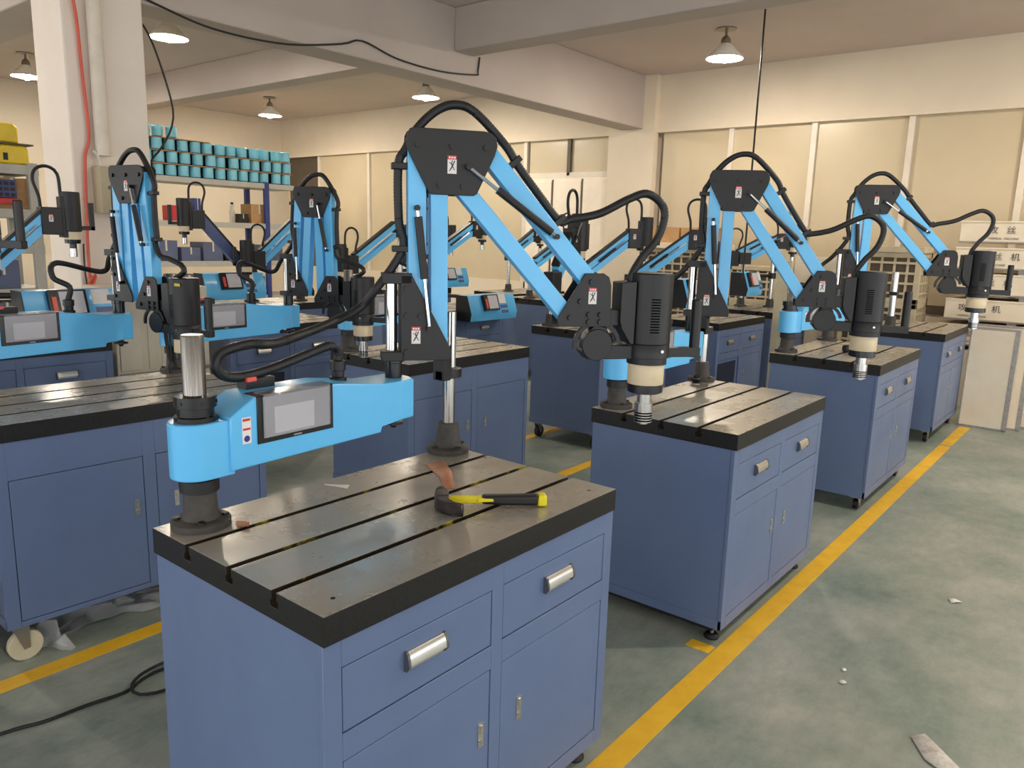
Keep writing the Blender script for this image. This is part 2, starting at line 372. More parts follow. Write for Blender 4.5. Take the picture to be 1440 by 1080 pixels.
def bench(x0, y0, zt, zb, label, kind='front', feet='feet', rz=0.0, grease=False, niche=False):
    t = thing('workbench', label, 'workbench', (x0, y0, 0), rz, 'blue steel workbenches with slotted iron tops')
    h = zt - 0.062; b = MB(); yf = 0.006
    b.box((0.004, yf+0.012, zb), (BL-0.004, BW-0.006, h))
    if kind == 'front': cells = [(0.044, 0.488, h-0.203, h-0.06, 'drawer'), (0.527, 0.975, h-0.203, h-0.06, 'drawer'), (0.044, 0.488, zb+0.045, h-0.263, 'door'), (0.527, 0.975, zb+0.045, h-0.263, 'door')]
    else: cells = [(0.046, 0.497, zb+0.02, h-0.135, 'door'), (0.543, 0.985, zb+0.02, h-0.135, 'door')]
    xs = sorted({c[0] for c in cells}); xe = sorted({c[1] for c in cells}); zs = sorted({(c[2], c[3]) for c in cells})
    b.box((0.0, yf, zb), (xs[0], yf+0.014, h)); b.box((xe[0], yf, zb), (xs[1], yf+0.014, h)); b.box((xe[1], yf, zb), (BL, yf+0.014, h))
    zz = zb
    for z0, z1 in zs + [(h, h)]:
        for i in (0, 1):
            if z0 > zz: b.box((xs[i], yf, zz), (xe[i], yf+0.014, z0))
        zz = z1
    for xa in (0.0, BL-0.004): b.box((xa, yf, zb), (xa+0.004, BW-0.004, zb+0.04))
    b.build('cabinet_body', 'cabinet_blue', t, 0.0015)
    for i, (xa, xb, za, zc, k) in enumerate(cells):
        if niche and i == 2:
            MB().box((xa+0.03, yf+0.008, za), (xb-0.05, yf+0.013, zc-0.03)).build('opening_shade', 'inside_shade', t); continue  # flat dark plate painted as the shade inside the doorless bay
        g = 0.0026
        p = MB().box((xa+g, yf+0.0015, za+g), (xb-g, yf+0.013, zc-g)).build(k, 'cabinet_blue', t, 0.0015)
        if k == 'drawer':
            cx, cz = (xa+xb)/2, (za+zc)/2+0.012
            q = part('handle', mesh_cache('pull', pull_mesh), p, (cx, yf+0.0015, cz)); 
            for k_ in (-0.057, 0.057): part('handle_end', mesh_cache('pull_end', pull_end_mesh), p, (cx+k_, yf+0.0015, cz))
        else:
            lx = xb-0.033 if i % 2 == 0 else xa+0.075
            part('door_lock', mesh_cache('lock', lock_mesh), p, (lx, yf+0.0015, za+(zc-za)*0.62))
    part('tabletop', mesh_cache('top%d' % grease, lambda: top_mesh(grease)), t, (0, 0, zt), 0.0012)
    for hx, hy in ((0.06, 0.05), (0.95, 0.05), (0.62, 0.24), (0.95, 0.6), (0.06, 0.6)): MB().rod((hx, hy, zt-0.004), (hx, hy, zt+0.0004), 0.005, 10).build('bolt_hole', 'slab_black', t)
    for x, y in ((0.05, 0.06), (BL-0.06, 0.06), (0.05, BW-0.06), (BL-0.06, BW-0.06)):
        if feet == 'feet':
            MB().rod((x, y, 0.016), (x, y, zb), 0.008).build('foot_screw', 'caster_metal', t)
            MB().lathe([(0.001, 0), (0.03, 0), (0.031, 0.006), (0.022, 0.018), (0.001, 0.02)], (x, y)).build('foot', 'rubber', t)
        else: caster(t, x, y, zb, feet == 'white')
    if feet == 'feet': MB().box((0.03, 0.05, 0.035), (BL-0.03, BW-0.03, zb)).build('skid_base', 'rubber', t)
    return t
bench(0, 0, 0.85, 0.062, 'nearest blue workbench with the hammer on its slotted iron top', grease=True)
bench(1.868, 0, 0.85, 0.062, 'second blue workbench along the right yellow line, on levelling feet')
bench(3.88, 0.01, 0.885, 0.085, 'third blue workbench along the right yellow line, with red valve on top', feet='caster')
bench(6.0, 0.06, 0.89, 0.10, 'farthest blue workbench of the right row, beside the leaning white crates', feet='caster')
bench(0.02, 1.80, 0.88, 0.147, 'blue two-door workbench at the left edge with a white caster wheel', 'back', 'white', R(-2))
bench(1.91, 1.80, 0.88, 0.12, 'blue two-door workbench right behind the nearest workbench', 'back', 'caster')
bench(3.88, 1.88, 0.88, 0.12, 'blue workbench behind the second one, its bare end panel in shadow', 'back', 'caster')
bench(5.28, 1.62, 0.88, 0.1, 'blue workbench with one door missing, seen past the second machine', 'front', 'caster', niche=True)
bench(0.25, 3.72, 0.86, 0.1, 'blue workbench with a drawer pull in front of the white column', 'front', 'caster')
bench(2.1, 3.8, 0.86, 0.1, 'blue workbench behind the black hose loop, one door missing', 'front', 'caster', niche=True)
bench(4.05, 3.8, 0.86, 0.1, 'blue workbench under the sloped console, framed by the nearest arm', 'front', 'caster')
bench(5.9, 3.8, 0.88, 0.1, 'blue workbench with cardboard on its top, beyond the sloped console', 'front', 'caster')
bench(-1.12, 1.84, 0.88, 0.147, 'blue workbench left of the view, carrying the arm with the black grip', 'back', 'white')

# ------------------------------------------------------------------ stickers
def warn_sticker(fr, s, z, n, parent, w=0.026, h=0.05):
    m = MB(); m.box((s-w/2, n, z-h/2), (s+w/2, n+0.001, z+h/2-0.011), fr)
    o = m.build('warning_sticker', ['sticker_white', 'sticker_red', 'sticker_ink'], parent)
    m2 = MB(); m2.cur = 1; m2.box((s-w/2, n, z+h/2-0.011), (s+w/2, n+0.001, z+h/2), fr)
    m2.cur = 2
    for a, b in (((-0.3, -0.36), (0.3, 0.2)), ((0.28, -0.3), (-0.1, 0.05)), ((-0.32, 0.12), (0.1, 0.0)), ((0.05, -0.1), (0.26, 0.22)), ((-0.2, -0.3), (0.05, -0.1)), ((-0.05, 0.05), (0.02, 0.24))):
        m2.bar((s+a[0]*w, z+a[1]*h), (s+b[0]*w, z+b[1]*h), 0.0022, 0.0006, fr, n+0.0013)
    m2.cur = 0
    for k in (-0.28, 0, 0.28): m2.box((s+k*w-0.0026, n+0.001, z+h/2-0.0085), (s+k*w+0.0026, n+0.0014, z+h/2-0.003), fr)
    me = m2.mesh('print', ['sticker_white', 'sticker_red', 'sticker_ink']); q = bpy.data.objects.new('print', me); COL.objects.link(q)
    q.parent = o if parent.parent is None else parent
    return o

# ------------------------------------------------------------------ articulated tapping machine
def machine(label, base, delta, l, phi, t1, t2, zoff=0.0, sc=1.0, arm_mat='machine_blue', tag_yellow=False, hose=True, near=True):
    bx_, by_, bz_ = base
    t = thing('tapping_machine', label, 'tapping machine', base, 0, 'articulated arm tapping machines')
    B = frame(0, 0, delta); ax, ay = l*math.cos(delta), l*math.sin(delta)
    A = frame(ax, ay, phi, sc, zoff)
    # pillar and base
    bo = MB().lathe([(0.001, 0), (0.068, 0), (0.068, 0.016), (0.064, 0.019), (0.044, 0.021), (0.0405, 0.03), (0.037, 0.088), (0.001, 0.088)], seg=32).build('base', 'cast_iron', t)
    for k in range(4):
        a = R(45+90*k)+0.3; MB().lathe([(0.001, 0.018), (0.0085, 0.018), (0.0085, 0.026), (0.001, 0.026)], (0.054*math.cos(a), 0.054*math.sin(a)), seg=8).build('bolt', 'black_coat', bo)
    MB().lathe([(0.028, 0.088), (0.045, 0.088), (0.045, 0.118), (0.028, 0.118)], seg=28).build('clamp_ring', 'black_coat', t, 0.001)
    MB().lathe([(0.001, 0.085), (0.0255, 0.085), (0.0255, 0.452), (0.0235, 0.456), (0.001, 0.456)], seg=28).build('pillar', 'brushed_steel', t)
    cc = MB().lathe([(0.0265, 0.256), (0.048, 0.256), (0.048, 0.268), (0.041, 0.27), (0.041, 0.288), (0.047, 0.29), (0.047, 0.316), (0.0265, 0.318)], seg=28).build('clamp_collar', 'black_gloss', t)
    for k in range(3):
        a = R(200+60*k); MB().rod((0.04*math.cos(a), 0.04*math.sin(a), 0.302), (0.0485*math.cos(a), 0.0485*math.sin(a), 0.302), 0.004, 8).build('bolt', 'black_coat', cc)
    # control box
    m = MB(); W = 0.064
    prof = [(0.045, 0.134), (l-0.11, 0.139), (l-0.105, 0.155), (l-0.02, 0.162), (l-0.02, 0.277), (l-0.105, 0.279), (0.36, 0.302), (0.115, 0.303), (0.046, 0.262)]
    m.prism(prof, -W, W, B)
    st = [(-0.006+0.058*math.cos(R(a)), 0.058*math.sin(R(a))) for a in range(90, 271, 12)]; st += [(0.06, -0.058), (0.06, 0.058)]
    m.prism(st, 0.124, 0.257, B, 'sn')
    en = [(l-0.03, -W), (l+0.025, -W+0.004)] + [(l+0.012+0.034*math.cos(R(a)), 0.05*math.sin(R(a))) for a in range(-60, 61, 15)] + [(l+0.025, W-0.004), (l-0.03, W)]
    m.prism(en, 0.162, 0.277, B, 'sn')
    box = m.build('control_box', 'machine_blue', t, 0.004, 3)
    MB().box((0.118, W-0.002, 0.186), (0.348, W+0.003, 0.3045), B).box((0.118, 0.015, 0.300), (0.348, W+0.003, 0.3055), B).build('screen_bezel', 'black_gloss', box, 0.001)
    MB().box((0.165, W+0.003, 0.205), (0.285, W+0.006, 0.272), B).build('display', 'display', box, 0.001)
    MB().prism([(0.134, 0.199), (0.333, 0.199), (0.333, 0.3), (0.134, 0.3)], W+0.002, W+0.005, B).build('screen_panel', 'bezel_grey', box)
    MB().box((0.134, W+0.004, 0.2), (0.333, W+0.012, 0.304), B).box((0.134, 0.03, 0.304), (0.333, W+0.012, 0.3085), B).build('screen_cover', 'cover_grey', box, 0.002)
    MB().box((0.222, W+0.003, 0.1895), (0.246, W+0.0036, 0.1935), B).build('screen_mark', 'bezel_grey', box)
    MB().box((0.15, -0.062, 0.298), (0.235, -0.022, 0.328), B).build('switch_box', 'black_coat', box, 0.002)
    MB().box((0.15, -0.034, 0.322), (0.178, -0.016, 0.334), B).build('power_switch', 'red_plastic', box, 0.002)
    MB().lathe([(0.001, 0.28), (0.024, 0.28), (0.024, 0.3), (0.018, 0.302), (0.018, 0.318), (0.022, 0.32), (0.022, 0.345), (0.012, 0.348), (0.001, 0.348)], (0.44, -0.02), B, 14).build('cable_gland', 'black_coat', box)
    stk = MB().box((0.077, W, 0.194), (0.101, W+0.001, 0.258), B).build('rating_sticker', 'sticker_white', box)
    m = MB(); m.cur = 0
    m.box((0.079, W+0.001, 0.249), (0.099, W+0.0014, 0.255), B).box((0.079, W+0.001, 0.227), (0.099, W+0.0014, 0.232), B); m.cur = 1
    m.prism([(0.089+0.008*math.cos(R(a)), 0.206+0.008*math.sin(R(a))) for a in range(0, 360, 30)], W+0.001, W+0.0014, B); m.build('sticker_print', ['sticker_red', 'sticker_blue'], box)
    MB().lathe([(0.001, 0.258), (0.021, 0.258), (0.021, 0.2605), (0.001, 0.2605)], (0.066, 0.006), B).build('cap', 'black_gloss', box)
    # second vertical joint
    m = MB(); m.lathe([(0.001, 0.275), (0.025, 0.275), (0.025, 0.32), (0.027, 0.322), (0.027, 0.33*sc+zoff), (0.001, 0.33*sc+zoff)], (l, 0), B, 20)
    m.build('joint_bearing', 'black_gloss', t)
    MB().lathe([(0.001, 0.16), (0.012, 0.16), (0.012, 0.146), (0.03, 0.144), (0.03, 0.136), (0.012, 0.134), (0.008, 0.124), (0.001, 0.124)], (l, 0), B, 10).build('lock_knob', 'black_coat', t)
    MB().lathe([(0.001, 0.32), (0.0165, 0.32), (0.0165, 0.58), (0.001, 0.58)], (-0.006, 0.004), A, 18).build('joint_shaft', 'steel', t)
    bp = 0.03; tp = 0.007
    lp = MB()
    for s_ in (1, -1): lp.prism([(0.018, 0.33), (0.165, 0.33), (0.168, 0.36), (0.05, 0.578), (0.018, 0.578)], s_*bp, s_*(bp+tp), A)
    lp.box((-0.034, -0.03, 0.553), (0.05, bp+tp, 0.584), A); lp.box((-0.037, -0.03, 0.328), (0.03, bp+tp, 0.356), A); lp.box((0.018, -bp, 0.33), (0.03, bp, 0.58), A)
    lpo = lp.build('lower_bracket', 'black_coat', t, 0.002)
    a0 = Vector((0.068, 0.46)); b0 = Vector((0.133, 0.346))
    l1 = 0.481*Vector((-math.sin(t1), math.cos(t1))); l2 = 0.505*Vector((math.sin(t2), -math.cos(t2)))
    bL = a0+l1; bM = bL+Vector((0.098, 0)); bR = bL+Vector((0.196, 0)); b1 = bL+Vector((0.064, -0.109)); b2 = bL+Vector((0.131, -0.109)); c1 = bR+l2; d1 = b2+l2
    nf = bp+tp
    def bolts(parent, pts, r=0.009):
        for s_, z_ in pts:
            MB().rod(A(s_, nf-0.001, z_), A(s_, nf+0.007*1.0, z_), r*sc, 10).build('bolt', 'black_coat', parent)
    bolts(lpo, [(0.036, 0.54), (0.036, 0.462), (a0.x+0.008, a0.y), (0.036, 0.355)])
    warn_sticker(A, 0.062, 0.405, nf, lpo)
    # links
    for p, q, w in ((a0, bL, 0.052), (b0, b1, 0.05), (bR, c1, 0.052), (b2, d1, 0.05)):
        d = (q-p).normalized()*0.012
        MB().bar(p-d, q+d, w, 0.052, A).build('arm_link', arm_mat, t, 0.002)
    # top bracket
    tb = [(-0.012, 0.046), (0.19, 0.046), (0.212, 0.042), (0.226, 0.028), (0.229, 0.005), (0.222, -0.02), (0.172, -0.128), (0.162, -0.134), (0.042, -0.134), (0.032, -0.128), (-0.026, -0.02), (-0.031, 0.0), (-0.029, 0.028), (-0.022, 0.042)]
    m = MB()
    for s_ in (1, -1): m.prism([(bL.x+x, bL.y+z) for x, z in tb], s_*bp, s_*(bp+tp), A)
    tbo = m.build('top_bracket', 'black_coat', t, 0.0015)
    bolts(tbo, [bL, bM, bR, b1, b2]); warn_sticker(A, bM.x, bM.y-0.05, nf, tbo)
    # gas springs
    def spring(pa, pb, f0, f1, rod_first):
        n = nf+0.013; P = lambda f: A(pa.x+(pb.x-pa.x)*f, n, pa.y+(pb.y-pa.y)*f)
        g = MB().rod(P(f0), P(f1), 0.0118*sc, 14).build('gas_spring', 'rubber', t)
        MB().rod(P(0.02), P(f0), 0.0055*sc, 10).build('piston_rod', 'chrome', g); MB().rod(P(f1), P(0.98), 0.0055*sc, 10).build('piston_rod', 'chrome', g)
        for q in (pa, pb): MB().rod(A(q.x, nf-0.002, q.y), A(q.x, n+0.008, q.y), 0.0085*sc, 10).build('ball_joint', 'black_coat', g)
    spring(a0+l1*0.64+Vector((-0.003, 0)), Vector((0.1, 0.425)), 0.07, 0.58, False)
    spring(bM+Vector((0.046, -0.055)), bR+l2*0.645+Vector((-0.002, 0.0)), 0.32, 0.94, True)
    # head bracket
    hp = [(-0.022, 0.026), (0.038, 0.027), (0.056, 0.016), (0.064, -0.01), (0.067, -0.137), (-0.103, -0.137), (-0.105, -0.11)]
    m = MB()
    for s_ in (1, -1): m.prism([(c1.x+x, c1.y+z) for x, z in hp], s_*bp, s_*(bp+tp), A)
    hbo = m.build('head_bracket', 'black_coat', t, 0.0015)
    bolts(hbo, [c1, c1+Vector((-0.034, -0.06)), d1, c1+Vector((-0.004, -0.1)), c1+Vector((0.033, -0.1)), c1+Vector((-0.004, -0.122)), c1+Vector((0.033, -0.122))])
    warn_sticker(A, c1.x+0.004, c1.y-0.042, nf, hbo)
    # swivel and motor carrier
    sx, sz = c1.x+0.03, c1.y-0.195; m = MB()
    m.box((c1.x+0.05, -0.026, c1.y-0.135), (c1.x+0.1, 0.026, c1.y-0.085), A)
    m.prism([(sx-0.052, sz-0.02), (sx-0.03, sz-0.046), (c1.x+0.17, sz-0.046), (c1.x+0.17, sz-0.004), (sx+0.05, sz-0.002), (sx+0.03, sz+0.055), (sx-0.01, sz+0.062), (sx-0.03, sz+0.04)], -0.026, 0.026, A)
    sw = m.build('swivel_carrier', 'black_coat', t, 0.002)
    MB().rod(A(sx, 0.0, sz), A(sx, 0.031, sz), 0.05*sc, 24).build('swivel_disc', 'black_coat', sw, 0.002)
    arc = [(sx-0.004+0.078*math.cos(R(a)), sz+0.002+0.074*math.sin(R(a))) for a in range(10, 196, 15)] + [(sx-0.004+0.065*math.cos(R(a)), sz+0.002+0.061*math.sin(R(a))) for a in range(190, 9, -15)]
    MB().prism(arc, 0.026, 0.036, A).build('swivel_scale', 'black_coat', sw)
    # motor
    mx = c1.x+0.212; r = 0.07
    mo = MB().lathe([(0.001, c1.y+0.03), (r-0.004, c1.y+0.03), (r, c1.y+0.026), (r, c1.y-0.19), (r-0.002, c1.y-0.192), (r, c1.y-0.195), (r, c1.y-0.236), (r-0.006, c1.y-0.238), (r-0.006, c1.y-0.258), (0.001, c1.y-0.258)], (mx, 0), A, 36).build('motor', 'black_coat', t)
    for k in range(13):
        z_ = c1.y-0.052-0.0085*k; m = MB(); pts = []
        for a in range(86, 111, 6): pts.append((mx+(r+0.0008)*math.cos(R(a)), (r+0.0008)*math.sin(R(a))))
        for i in range(len(pts)-1):
            q0, q1 = pts[i], pts[i+1]; m._add([A(q0[0], q0[1], z_), A(q1[0], q1[1], z_), A(q1[0], q1[1], z_+0.004), A(q0[0], q0[1], z_+0.004)], [(0, 1, 2, 3)])
        m.build('vent_slot', 'vent_black', mo, smooth=False)
    if tag_yellow: MB().box((mx+0.02, r-0.006, c1.y-0.005), (mx+0.055, r-0.002, c1.y+0.008), A).build('motor_tag', 'sticker_yellow', mo)
    MB().rod(A(mx+0.02, r*0.93, c1.y-0.212), A(mx+0.02, r*1.02, c1.y-0.212), 0.005*sc, 8).build('screw', 'steel', mo)
    MB().lathe([(0.001, c1.y-0.256), (0.0565, c1.y-0.256), (0.058, c1.y-0.259), (0.058, c1.y-0.322), (0.0565, c1.y-0.325), (0.001, c1.y-0.325)], (mx, 0), A, 32).build('gearbox', 'gear_cream', t)
    MB().lathe([(0.001, c1.y-0.324), (0.0575, c1.y-0.324), (0.0575, c1.y-0.35), (0.05, c1.y-0.354), (0.001, c1.y-0.354)], (mx, 0), A, 32).build('gearbox_flange', 'black_gloss', t)
    MB().lathe([(0.001, c1.y-0.352), (0.023, c1.y-0.352), (0.023, c1.y-0.39), (0.001, c1.y-0.39)], (mx, 0), A, 24).build('spindle', 'steel', t)
    pr = [(0.001, c1.y-0.388), (0.0295, c1.y-0.388), (0.0295, c1.y-0.418)]
    for k in range(4):
        z_ = c1.y-0.418-0.0085*k; pr += [(0.021, z_-0.0006), (0.021, z_-0.0042), (0.0295, z_-0.0048), (0.0295, z_-0.0085)]
    pr += [(0.016, c1.y-0.455), (0.016, c1.y-0.459), (0.001, c1.y-0.459)]
    qc = MB().lathe(pr, (mx, 0), A, 24).build('quick_chuck', 'steel', t)
    for k in range(4):
        z_ = c1.y-0.418-0.0085*k; MB().lathe([(0.02, z_-0.0042), (0.0288, z_-0.0042), (0.0288, z_-0.0006), (0.02, z_-0.0006)], (mx, 0), A, 24).build('chuck_groove', 'vent_black', qc)
    wbp = [(c1.x+0.098, c1.y), (c1.x+0.148, c1.y+0.004), (c1.x+0.148, c1.y-0.192), (c1.x+0.135, c1.y-0.192), (c1.x+0.105, c1.y-0.145), (c1.x+0.098, c1.y-0.12)]
    wo = MB().prism(wbp, -0.04, 0.04, A).build('wiring_box', 'black_coat', t, 0.002)
    # handle
    hx = mx+0.165; m = MB(); m.box((mx+0.05, -0.018, c1.y-0.238), (hx+0.014, 0.018, c1.y-0.208), A)
    m.lathe([(0.001, c1.y-0.24), (0.017, c1.y-0.24), (0.017, c1.y-0.056), (0.014, c1.y-0.052), (0.001, c1.y-0.052)], (hx, 0), A, 16); m.build('handle', 'black_coat', t, 0.001)
    # hose from the control box over the arm to the motor
    if hose:
        pts = [B(0.44, -0.02, 0.345), B(0.442, -0.02, 0.37), B(0.41, -0.02, 0.388), B(0.33, -0.03, 0.368), B(0.235, -0.035, 0.345), B(0.15, -0.035, 0.335), B(0.1, -0.035, 0.343), B(0.076, -0.035, 0.37), B(0.098, -0.035, 0.402), B(0.17, -0.03, 0.415), B(0.27, -0.03, 0.414)]
        if sc < 0.95: pts = [B(0.44, -0.02, 0.345), B(0.45, -0.02, 0.40), B(0.40, -0.05, 0.44), B(0.43, -0.07, 0.5)]
        lo = l1.normalized(); ln = Vector((-lo.y, lo.x)); lo2 = l2.normalized(); ln2 = Vector((-lo2.y, lo2.x))
        ap = [(-0.118, 0.467), (-0.047, 0.539), a0+l1*0.4+ln*0.04, a0+l1*0.57+ln*0.05, a0+l1*0.88+ln*0.05, bL+Vector((-0.03, -0.012)), bL+Vector((0.006, 0.05)), bL+Vector((0.06, 0.1)), bM+Vector((0.016, 0.118)), bM+Vector((0.072, 0.1)), bR+l2*0.06+ln2*0.058, bR+l2*0.2+ln2*0.05, bR+l2*0.4+ln2*0.046, bR+l2*0.6+ln2*0.046]
        e = c1+Vector((0.146, 0.0)); s0 = bR+l2*0.6+ln2*0.046
        tail = [(-0.065, 0.186), (0.027, 0.206), (0.119, 0.252), (0.178, 0.271), (0.228, 0.245), (0.243, 0.202), (0.223, 0.136), (0.178, 0.08), (0.145, 0.024), (0.143, -0.006)]
        if t2 > R(20): ap += [c1+Vector(q) for q in tail]
        else: ap += [c1+Vector(q) for q in ((0.02, 0.2), (0.05, 0.13), (0.12, 0.115), (0.2, 0.09), (0.22, 0.06), (0.17, 0.03), (0.143, 0.02), (0.142, -0.006))]
        pts += [A(q[0], 0.0, q[1]) for q in ap]
        ho = MB().tube(pts, 0.0132*sc, 10, 0.0042 if near else 0.012, 0.09 if near else 0.0).build('cable_hose', 'rubber', t)
        for q, dr_ in ((a0+l1*0.88+ln*0.045, lo), (a0+l1*0.4+ln*0.045, lo), (bR+l2*0.17+ln2*0.045, lo2), (bR+l2*0.6+ln2*0.042, lo2)):
            MB().bar(q-dr_*0.009, q+dr_*0.009, 0.05, 0.034, A).build('hose_clip', 'black_coat', t, 0.002)
    return t
def post(label, x, y, z, h=0.455, collar=True, off=0.0):
    t = thing('support_post', label, 'support post', (x, y, z), 0, 'support posts on the workbenches')
    bo = MB().lathe([(0.001, 0), (0.068, 0), (0.068, 0.015), (0.064, 0.018), (0.046, 0.021), (0.042, 0.028), (0.034, 0.088), (0.032, 0.096), (0.022, 0.098), (0.001, 0.098)], seg=32).build('base', 'cast_iron', t)
    for k in range(4):
        a = R(45+90*k)+0.6; MB().lathe([(0.001, 0.017), (0.0085, 0.017), (0.0085, 0.025), (0.001, 0.025)], (0.055*math.cos(a), 0.055*math.sin(a)), seg=8).build('bolt', 'black_coat', bo)
    MB().lathe([(0.001, 0.09), (0.0205, 0.09), (0.0205, 0.262), (0.001, 0.262)], seg=20).build('post_tube', 'steel', t)
    if collar:
        c = MB().lathe([(0.021, 0.248), (0.041, 0.248), (0.041, 0.276), (0.021, 0.276)], seg=28).box((-0.062, -0.036, 0.244), (-0.03, 0.01, 0.345)).box((-0.062, -0.03, 0.246), (0.0, 0.0, 0.274)).build('collar', 'black_coat', t, 0.001)
        MB().rod((-0.046, -0.042, 0.33), (-0.046, -0.03, 0.33), 0.009, 10).build('bolt', 'black_coat', c)
        MB().lathe([(0.001, 0.262), (0.0125, 0.262), (0.0125, h), (0.001, h)], (0.008, -0.004), seg=16).build('post_rod', 'steel', t)
    return t
machine('nearest articulated tapping machine, its long hose looped over the control box', (0.087, 0.581, 0.85), R(2.2), 0.633, R(-36.7), R(0.5), R(42.1), 0.003, 0.995)
post('support post beside the arm on the nearest workbench, behind the hammer', 0.963, 0.611, 0.85)
machine('articulated tapping machine on the second right-row workbench', (1.957, 0.581, 0.85), R(-1.0), 0.626, R(-61.9), 0.0, R(35.4), 0.019, 1.015)
post('support post on the second right-row workbench, by a black knob', 2.83, 0.61, 0.85)
machine('farthest articulated tapping machine of the right row, before the lettered crates', (4.007, 0.60, 0.885), R(-8.3), 0.625, R(-64.7), R(-0.4), R(42.7), 0.039, 1.033, near=False)
machine('folded tapping machine in front of the white column, yellow tag on motor', (0.13, 2.40, 0.88), R(8.4), 0.653, R(-79.9), R(-0.7), R(2.6), 0.042, 0.887, tag_yellow=True, near=False)
machine('folded tapping machine between the column and the nearest machine', (0.97, 2.385, 0.88), R(3.5), 0.657, R(-70), R(-4.7), R(1.4), 0.049, 0.849, near=False)
machine('folded tapping machine hidden behind the nearest arm, only its screen showing', (1.995, 2.385, 0.88), R(2), 0.62, R(44), R(0), R(2), 0.0, 0.93, near=False)
machine('tapping machine at the left edge, only its black grip in view', (-1.03, 2.42, 0.88), R(0), 0.63, R(-55), R(0), R(86), 0.05, 0.8, near=False)

